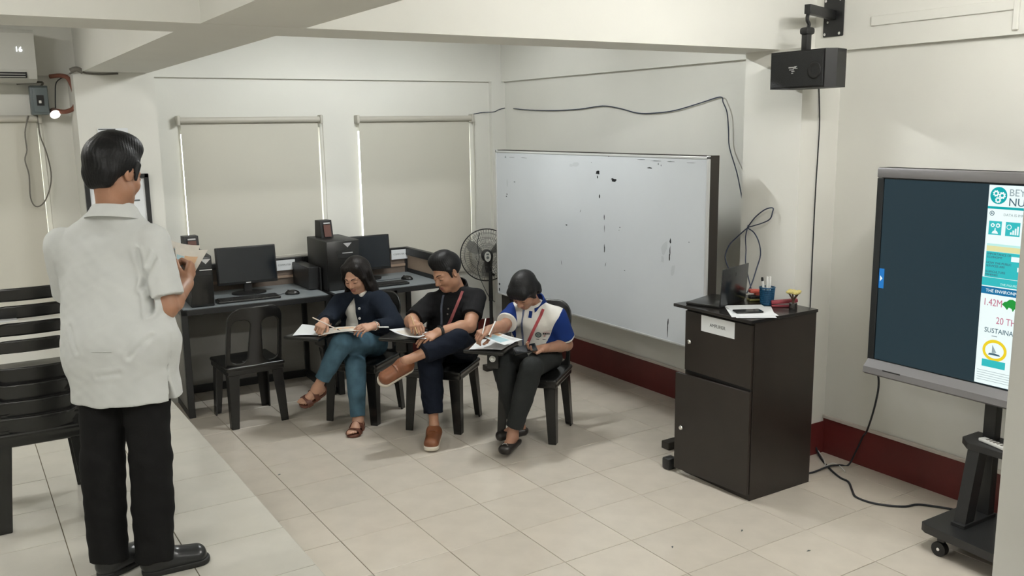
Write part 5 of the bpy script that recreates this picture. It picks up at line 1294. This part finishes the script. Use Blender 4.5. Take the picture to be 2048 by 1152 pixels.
# ---------- the person in the white and blue polo shirt
def build_third():
    J = dict(hipR=(3.150, 4.915, .507), hipL=(3.255, 4.755, .513), shR=(3.075, 4.875, .818), shL=(3.252, 4.650, .800), neck=(3.150, 4.775, .872), head=(3.061, 4.744, .980),
             kR=(2.860, 4.690, .540), aR=(2.945, 4.665, .135), kL=(2.950, 4.500, .540), aL=(2.840, 4.555, .115),
             eR=(2.900, 4.735, .765), wR=(2.735, 4.640, .785), eL=(3.335, 4.660, .600), wL=(3.085, 4.560, .632))
    base = (3.16, 4.78, 0.0); B_ = V3(base)
    sk = skin('third_skin', (0.36, 0.195, 0.13))
    hd = dict(f=(-.681, -.330, -.66), u=(-.56, -.36, .745))
    tR, tL = (.0, .0, 0), (-.78, -.52, 0)
    tR = (-.90, .30, -.10)
    p, Rh, info = person('person', J, base, 'seated person with short black hair, white and blue polo shirt, head bowed over papers', None,
        dict(hd=hd, sc=1.0, neck_r=.048, arm=.96,
             hands=dict(R=dict(d=(-.93, -.28, -.12), u=(.05, -.35, .9), curl=GRIP, s=.95, thumb=(.3, .6, .8)), L=dict(d=(-.98, -.02, .03), u=(.10, .35, -.92), curl=((.45, .5, .3),) * 4, s=.95, thumb=(.7, .2, -.3))),
             feet=dict(R=dict(t=tR, u=(0, 0, 1), s=.86), L=dict(t=tL, u=(0, 0, 1), s=.86))), sk)
    face_bits(p, J['head'], Rh, 1.0, base)
    c = V3(J['head']); s = SDF(c, Rh)
    s.ell((0, -.016, .038), (.085, .104, .091), .01)
    for sg in (-1, 1): s.cap((sg * .072, .015, .03), (sg * .073, .012, -.030), .022, .015, .03); s.cap((sg * .07, -.04, .0), (sg * .066, -.05, -.045), .034, .026, .03)
    s.cap((-.045, .070, .052), (.045, .070, .052), .030, None, .03); s.cap((-.040, .088, .030), (.040, .088, .030), .010, None, .02)
    s.ell((0, .135, -.062), (.058, .085, .092), .01, mode='s')
    s.ell((.083, -.006, -.020), (.016, .02, .026), .006, mode='s'); s.ell((-.083, -.006, -.020), (.016, .02, .026), .006, mode='s')
    solid('hair', s, .0038, M_hair, p, base, disp=strand_fn(c, Rh, .0006, 46))
    # polo with blue sleeves
    s = SDF(); hm, sm, up_, r, fwd = torso_parts(s, J, .012, deep=.088, w0=1.5, hipw=1.62)
    ends = {}
    for e, cu in (('R', .78), ('L', .80)):
        d = V3(J['e' + e]) - V3(J['sh' + e]); s.cap(J['sh' + e], V3(J['sh' + e]) + d * cu, .064, .068, .03, flat=1); ends[e] = (V3(J['sh' + e]), nrm(d), np.linalg.norm(d) * cu)
    s.at(hm, np.stack([r, fwd, up_], 1)).plane((0, 0, .012), (0, 0, -1), .006); s.at()
    nk = V3(J['neck']); s.cap(nk - up_ * .02, nk + up_ * .16, .050, .064, .008, mode='s')
    def paint(P):
        mi = np.zeros(len(P), np.int32)
        for e, (o, d, L) in ends.items():
            t = (P - o) @ d; rr = np.linalg.norm(P - o - np.outer(t, d), axis=1)
            n = nrm(d * .45 + (r if e == 'R' else -r) * .9)
            m = (rr < .12) & ((P - o) @ n > .012) & (t > -.06); mi[m] = 1; mi[m & (t > L - .012)] = 0
        return mi
    M_wh = cloth('white_pique', (0.66, 0.645, 0.60), .2); M_bl = cloth('royal_blue_pique', (0.010, 0.030, 0.150), .2)
    FD = folds(.0036, 20, 21); polo = solid('polo_shirt', s, .0045, M_wh, p, base, disp=FD)
    for e, (o, d, L) in ends.items():
        q = SDF(); q.ops = list(s.ops); n = nrm(d * .45 + (r if e == 'R' else -r) * .9); c_ = o + d * L * .5
        q.lo = c_ - .16; q.hi = c_ + .16
        q.ops.append(('i', (lambda P, o=o, n=n: .012 - (P - o) @ n), c_, 1e9, .002)); q.ops.append(('i', (lambda P, o=o, d=d, L=L: (P - o) @ d - (L - .014)), c_, 1e9, .002)); q.ops.append(('i', (lambda P, c_=c_: np.linalg.norm(P - c_, axis=1) - .155), c_, 1e9, .002))
        solid('sleeve', q, .0045, M_bl, polo, base, disp=lambda P: FD(P) - .0022)
    collar('collar', nk + up_ * .004, nrm(up_ + fwd * .25), fwd, .063, .100, .034, .45, M_bl, polo, base, drop=.055)
    q = [hit(s, hm + up_ * z_ + r * x + fwd * .45, -fwd, disp=FD) + fwd * .003 for x, z_ in ((.015, .36), (.015, .35), (.015, .34), (.015, .33), (.015, .32))]
    ribbon([tuple(v) for v in q], tuple(r), .022, .003, base, 3).build('placket', M_bl, polo)
    M_lred = cloth('pink_red_lanyard', (0.42, 0.085, 0.095), .1, var=.3); M_lgr = cloth('blue_grey_lanyard', (0.11, 0.13, 0.20), .1, var=.5)
    rb, Q = strap_on(s, hm, r, up_, fwd, ((-.062, .375), (-.054, .34), (-.036, .29), (-.005, .21), (.025, .13), (.040, .075)), .019, base, disp=FD); rb.build('lanyard', M_lred, polo, smooth=50)
    rb, Q2 = strap_on(s, hm, r, up_, fwd, ((.066, .365), (.064, .33), (.062, .27), (.058, .20), (.050, .12), (.042, .075)), .013, base, disp=FD); rb.build('lanyard', M_lgr, polo, smooth=50)
    e0 = Q[-1]; bd = MB().tube([tuple(e0 - B_), tuple(e0 - up_ * .03 + fwd * .01 - B_)], .005, 6, smooth=2); bd.build('clip', M_chrome, polo)
    ky = MB()
    for k in range(3): 
        a = e0 - up_ * (.035 + .012 * k) + fwd * (.016 + .01 * k) + r * (.012 * k - .006); ky.tube([tuple(a - B_), tuple(a - up_ * .03 + fwd * .012 - B_)], .007, 6, smooth=2)
    ky.build('key', M_blackm, polo)
    # chest emblem
    def on_chest(x, z): return hit(s, hm + r * x + up_ * z + fwd * .45, -fwd, disp=FD) + fwd * .003
    pc = on_chest(-.050, .215); Mc = frame(tuple(pc - B_), tuple(-r - fwd * .22), tuple(up_ + fwd * .1)); M_lg2 = mat('dark_green_print', (0.045, 0.085, 0.085), .8); M_lgk = mat('dark_print', (0.05, 0.04, 0.045), .8)
    eb = MB()
    def ring(r0, r1, n=24):
        vs = []; fs = []
        for i in range(n):
            a = 2 * PI * i / n
            for rr in (r0, r1): vs.append(Mc @ Vector((rr * math.cos(a), rr * math.sin(a), .002)))
        for i in range(n): k = 2 * i; m = 2 * ((i + 1) % n); fs.append((k, k + 1, m + 1, m))
        eb.add(vs, fs)
    ring(.013, .021); ring(.004, .009); eb.build('chest_emblem', M_lg2, polo)
    lb = MB()
    for k in range(4): lb.box((.030 + .0115 * k, .004, .0015), (.039 + .0115 * k, .016, .0025), Mc)
    lb.box((-.018, -.036, .0015), (.004, -.031, .0025), Mc).box((.026, -.036, .0015), (.046, -.032, .0025), Mc); lb.build('chest_lettering', M_lgk, polo)
    pb = MB(); pb.box((.034, -.012, .0015), (.046, -.004, .0025), Mc).box((.030, .019, .0015), (.074, .0215, .0025), Mc); pb.build('chest_lettering', mat('pink_print', (0.5, 0.22, 0.22), .8), polo)
    # trousers
    s = trousers(J, .004, (.96, .88), thigh=.086, knee=.066, ank=.050, deep=.092, hipw=1.62, waist=.32)
    solid('trousers', s, .0048, cloth('charcoal_trousers', (0.022, 0.024, 0.024), .3), p, base, disp=folds(.0036, 26, 9))
    M_flat = mat('black_leather', (0.016, 0.013, 0.012), .35, .5)
    for e, t_ in (('R', tR), ('L', tL)):
        t_ = nrm(t_); u_ = perp((0, 0, 1), t_); x = np.cross(t_, u_); R = np.stack([x, t_, u_], 1); a = V3(J['a' + e])
        f = SDF(a, R)
        f.cap((0, -.032, -.052), (0, .116, -.060), .036, .034, .02, w=(1, 0, 0), sc=1.28); f.plane((0, 0, -.084), (0, 0, -1), .004)
        f.fn(lambda q: np.maximum(np.sqrt((q[:, 0] / .036) ** 2 + ((q[:, 1] - .025) / .068) ** 2) * .03 - .03, -.064 - q[:, 2]), (0, .02, 0), .2, .004, 's')
        f.plane((0, 0, -.028), (0, -.25, 1), .004)
        so = solid('flat_shoe', f, .0032, M_flat, p, base)
        if e == 'L':
            o = a + R @ V3((0, .116, -.030)) - B_; Mq = frame(tuple(o), tuple(x), tuple(nrm(t_ * 1.0 - u_ * .35)))
            MB().tube([Mq @ Vector((.020 * math.cos(w_), .012 * math.sin(w_), 0)) for w_ in np.linspace(0, 2 * PI, 20)[:-1]], .003, 6, smooth=1, closed=True).tube([Mq @ Vector((-.012, 0, .001)), Mq @ Vector((.012, 0, .001))], .003, 6, smooth=1).build('buckle', M_chrome, so, smooth=True)
    # things in hand
    ph = empty('smartphone', (2.945, 4.558, .648), 0, 'dark smartphone in the left hand of the person in the white polo', 'phone')
    Mp_ = frame((0, 0, 0), (.90, -.35, .16), (.3, .85, .45))
    MB().box((-.072, -.035, -.0045), (.072, .035, .0045), Mp_, ch=.003).build('body', M_blackm, ph, smooth=40); MB().box((-.066, -.031, .0045), (.066, .031, .005), Mp_).build('screen', M_screen, ph)
    pen((2.722, 4.655, .855), (2.655, 4.590, .765), .0038, M_white, 'white pen in the right hand of the person in the white polo', 'pen')
    pen((2.775, 4.630, .835), (2.690, 4.575, .760), .0045, M_white, 'thick white pen lying across the fingers of the person in the white polo', 'pen')
    sA, iA = sheet('paper_sheet', ((2.600, 4.657, .677), (2.756, 4.531, .677), (2.966, 4.680, .677), (2.781, 4.847, .677)), M_paper, 'white sheet on the writing tablet of the person in the white polo', sag=-.003)
    sB, iB = sheet('printed_sheet', ((2.650, 4.650, .775), (2.740, 4.470, .722), (2.930, 4.560, .712), (2.800, 4.690, .762)), M_paper, 'printed sheet held above the tablet by the person in the white polo', sag=.006)
    on_sheet(iB, .30, .10, .5, .5, M_pblue, sB); on_sheet(iB, .08, .62, .3, .25, M_porange, sB, dz=.0014)
    for k in range(4): on_sheet(iB, .42, .68 + .06 * k, .5, .025, M_ptext, sB, 'print_line')
build_third()

# ---------- the standing man seen from behind
def build_standing():
    J = dict(hipR=(.574, 3.596, 1.125), hipL=(.448, 3.684, 1.125), shR=(.655, 3.650, 1.600), shL=(.365, 3.876, 1.585), neck=(.547, 3.750, 1.700), head=(.562, 3.770, 1.860),
             kR=(.558, 3.530, .772), aR=(.535, 3.490, .425), kL=(.402, 3.630, .772), aL=(.385, 3.575, .425),
             eR=(.668, 3.570, 1.350), wR=(.795, 3.790, 1.400), eL=(.395, 3.985, 1.360), wL=(.580, 4.020, 1.390))
    base = (.50, 3.62, ZP); B_ = V3(base)
    sk = skin('standing_skin', (0.34, 0.175, 0.105))
    hd = dict(f=(.772, .556, -.308), u=(.20, .255, .946))
    tR, tL = (.98, -.02, 0), (.80, .45, 0)
    p, Rh, info = person('person', J, base, 'standing man seen from behind in a white short-sleeved shirt and black trousers holding papers', None,
        dict(hd=hd, sc=1.06, neck_r=.060, arm=1.08, jaw=1.05,
             hands=dict(R=dict(d=(.45, .62, .62), u=(.80, -.55, .0), curl=FIST, s=1.05, thumb=(.4, .6, .9)), L=dict(d=(.95, -.05, .30), u=(-.1, .9, .2), curl=FIST, s=1.05, thumb=(.4, .6, .7))),
             feet=dict(R=dict(t=tR, u=(0, 0, 1), bare=False), L=dict(t=tL, u=(0, 0, 1), bare=False))), sk, .0036)
    face_bits(p, J['head'], Rh, 1.06, base)
    s = short_hair(V3(J['head']), Rh, 1.14, top=.008, slope=.66); c = V3(J['head'])
    s.at(c, Rh).cap((-.045, -.075, -.02), (.045, -.075, -.02), .030, None, .03).cap((-.035, -.072, -.055), (.035, -.072, -.055), .022, None, .03)
    solid('hair', s, .0038, M_hair, p, base, disp=strand_fn(c, Rh, .0006, 44))
    # shirt: boxy, short sleeves, side slits
    hm = (V3(J['hipR']) + V3(J['hipL'])) / 2; sm = (V3(J['shR']) + V3(J['shL'])) / 2; r = nrm(V3(J['shR']) - V3(J['shL'])); up_ = V3((0, 0, 1)); fwd = np.cross(up_, r); fwd /= np.linalg.norm(fwd); r = np.cross(fwd, up_)
    s = SDF()
    s.cap(hm - up_ * .20, hm + up_ * .10, .168, .142, .04, w=r, sc=1.32, loc=False)
    s.cap(hm + up_ * .08, sm - up_ * .10, .142, .120, .04, w=r, sc=1.62, loc=False)
    s.cap(V3(J['shR']) - r * .045 - up_ * .02, V3(J['shL']) + r * .045 - up_ * .02, .078, .078, .05, loc=False)
    for e in 'RL': s.cap(lerp(J['sh' + e], J['neck'], .40) , V3(J['neck']) + up_ * .0, .052, .072, .04, loc=False)
    for e, cu in (('R', .84), ('L', .92)):
        d = V3(J['e' + e]) - V3(J['sh' + e]); s.cap(J['sh' + e], V3(J['sh' + e]) + d * cu, .070, .080, .008, flat=1, loc=False)
    s.at(hm, np.stack([r, fwd, up_], 1)).plane((0, 0, -.118), (0, 0, -1), .004)
    def slit(q): return np.maximum(np.abs(q[:, 1] + .035) - .18 * np.clip(-.035 - q[:, 2], 0, .12), .12 - q[:, 0])
    s.fn(slit, (.2, 0, -.1), .3, .003, 's'); s.at()
    nk = V3(J['neck']); s.cap(nk + up_ * .055, nk + up_ * .16, .060, .070, .008, mode='s')
    M_ws = cloth('white_shirt_cloth', (0.56, 0.575, 0.56), .06, 160, .03); fo = folds(.0050, 13, 31); f2 = folds(.002, 40, 32)
    def dsp(P):
        q = P - hm; back = q @ fwd; x = q @ r; z = P[:, 2]
        pl = .003 * np.exp(-((x - .07) / .010) ** 2) * (z > 1.45) + .003 * np.exp(-((x + .07) / .010) ** 2) * (z > 1.45) 
        yoke = .003 * np.exp(-((z - 1.600) / .004) ** 2) * (back < 0)
        cr = 0
        for (xa, za), (xb, zb_), dp in (((.083, 1.575), (.150, 1.350), .010), ((.166, 1.590), (.112, 1.440), .009), ((.12, 1.50), (.15, 1.36), .006), ((-.02, 1.13), (.06, 1.14), .003), ((.17, 1.27), (.10, 1.20), .004), ((-.15, 1.3), (-.10, 1.22), .004)):
            t = np.clip(((x - xa) * (xb - xa) + (z - za) * (zb_ - za)) / ((xb - xa) ** 2 + (zb_ - za) ** 2), 0, 1)
            dd = np.hypot(x - xa - t * (xb - xa), z - za - t * (zb_ - za)); cr = cr + dp * (np.exp(-(dd / .007) ** 2) - .45 * np.exp(-((dd - .018) / .009) ** 2))
        return fo(P * V3((1, 1, .45))) + .6 * f2(P) + yoke + cr * (back < .02)
    shirt = solid('shirt', s, .0048, M_ws, p, base, disp=dsp)
    collar('collar', nk + up_ * .004 - fwd * .004, nrm(up_ + fwd * .22), fwd, .070, .108, .020, .35, M_ws, shirt, base, drop=.034)
    pk = MB(); pt = hit(s, hm + up_ * .10 - fwd * .5, fwd) - fwd * .002
    pk.tube([tuple(pt - r * .035 - B_), tuple(pt + r * .045 - B_)], .0016, 6, smooth=2).build('seam_fold', M_ws, shirt)
    # trousers
    s = trousers(J, .004, (1.10, 1.10), thigh=.092, knee=.071, ank=.068, deep=.108, hipw=1.42, waist=.20, k=.016)
    s.at(); s.plane((0, 0, ZP + .028), (0, 0, -1), .004)
    solid('trousers', s, .0048, cloth('black_trousers', (0.0085, 0.0085, 0.0085), .3), p, base, disp=folds(.0050, 17, 41))
    M_shoe = mat('black_shoe_leather', (0.012, 0.013, 0.014), .28, .5)
    for e, t_ in (('R', tR), ('L', tL)):
        a, b, R = shoe(V3(J['a' + e]), t_, (0, 0, 1), .262); so = solid('shoe', a, .0036, M_shoe, p, base); solid('sole', b, .0036, M_blackm, so, base)
    s1, i1 = sheet('printed_sheet', ((.768, 3.832, 1.443), (.836, 3.835, 1.425), (.930, 3.945, 1.512), (.795, 3.941, 1.540)), M_pbeige, 'printed colour sheet in the raised hand of the standing man, nearer page', sag=.012)
    for sd in (1, -1):
        on_sheet(i1, .35, .35, .45, .38, M_porange, s1, side=sd, dz=.0016 if sd > 0 else .0008); on_sheet(i1, .05, .30, .28, .40, M_pblue, s1, side=sd, dz=.0018 if sd > 0 else .0010)
        for k in range(4): on_sheet(i1, .1, .05 + .06 * k, .6, .022, M_ptext, s1, 'print_line', side=sd, dz=.0020 if sd > 0 else .0012)
    s2, i2 = sheet('printed_sheet', ((.760, 3.862, 1.452), (.840, 3.862, 1.44), (.905, 3.972, 1.530), (.785, 3.965, 1.562)), M_pbeige, 'second printed sheet behind the first in the hand of the standing man', sag=.010)
    for sd in (1, -1):
        for k in range(5): on_sheet(i2, .1, .1 + .15 * k, .7, .05, M_pblue, s2, 'print_line', side=sd, dz=.0016 if sd > 0 else .0008)
build_standing()
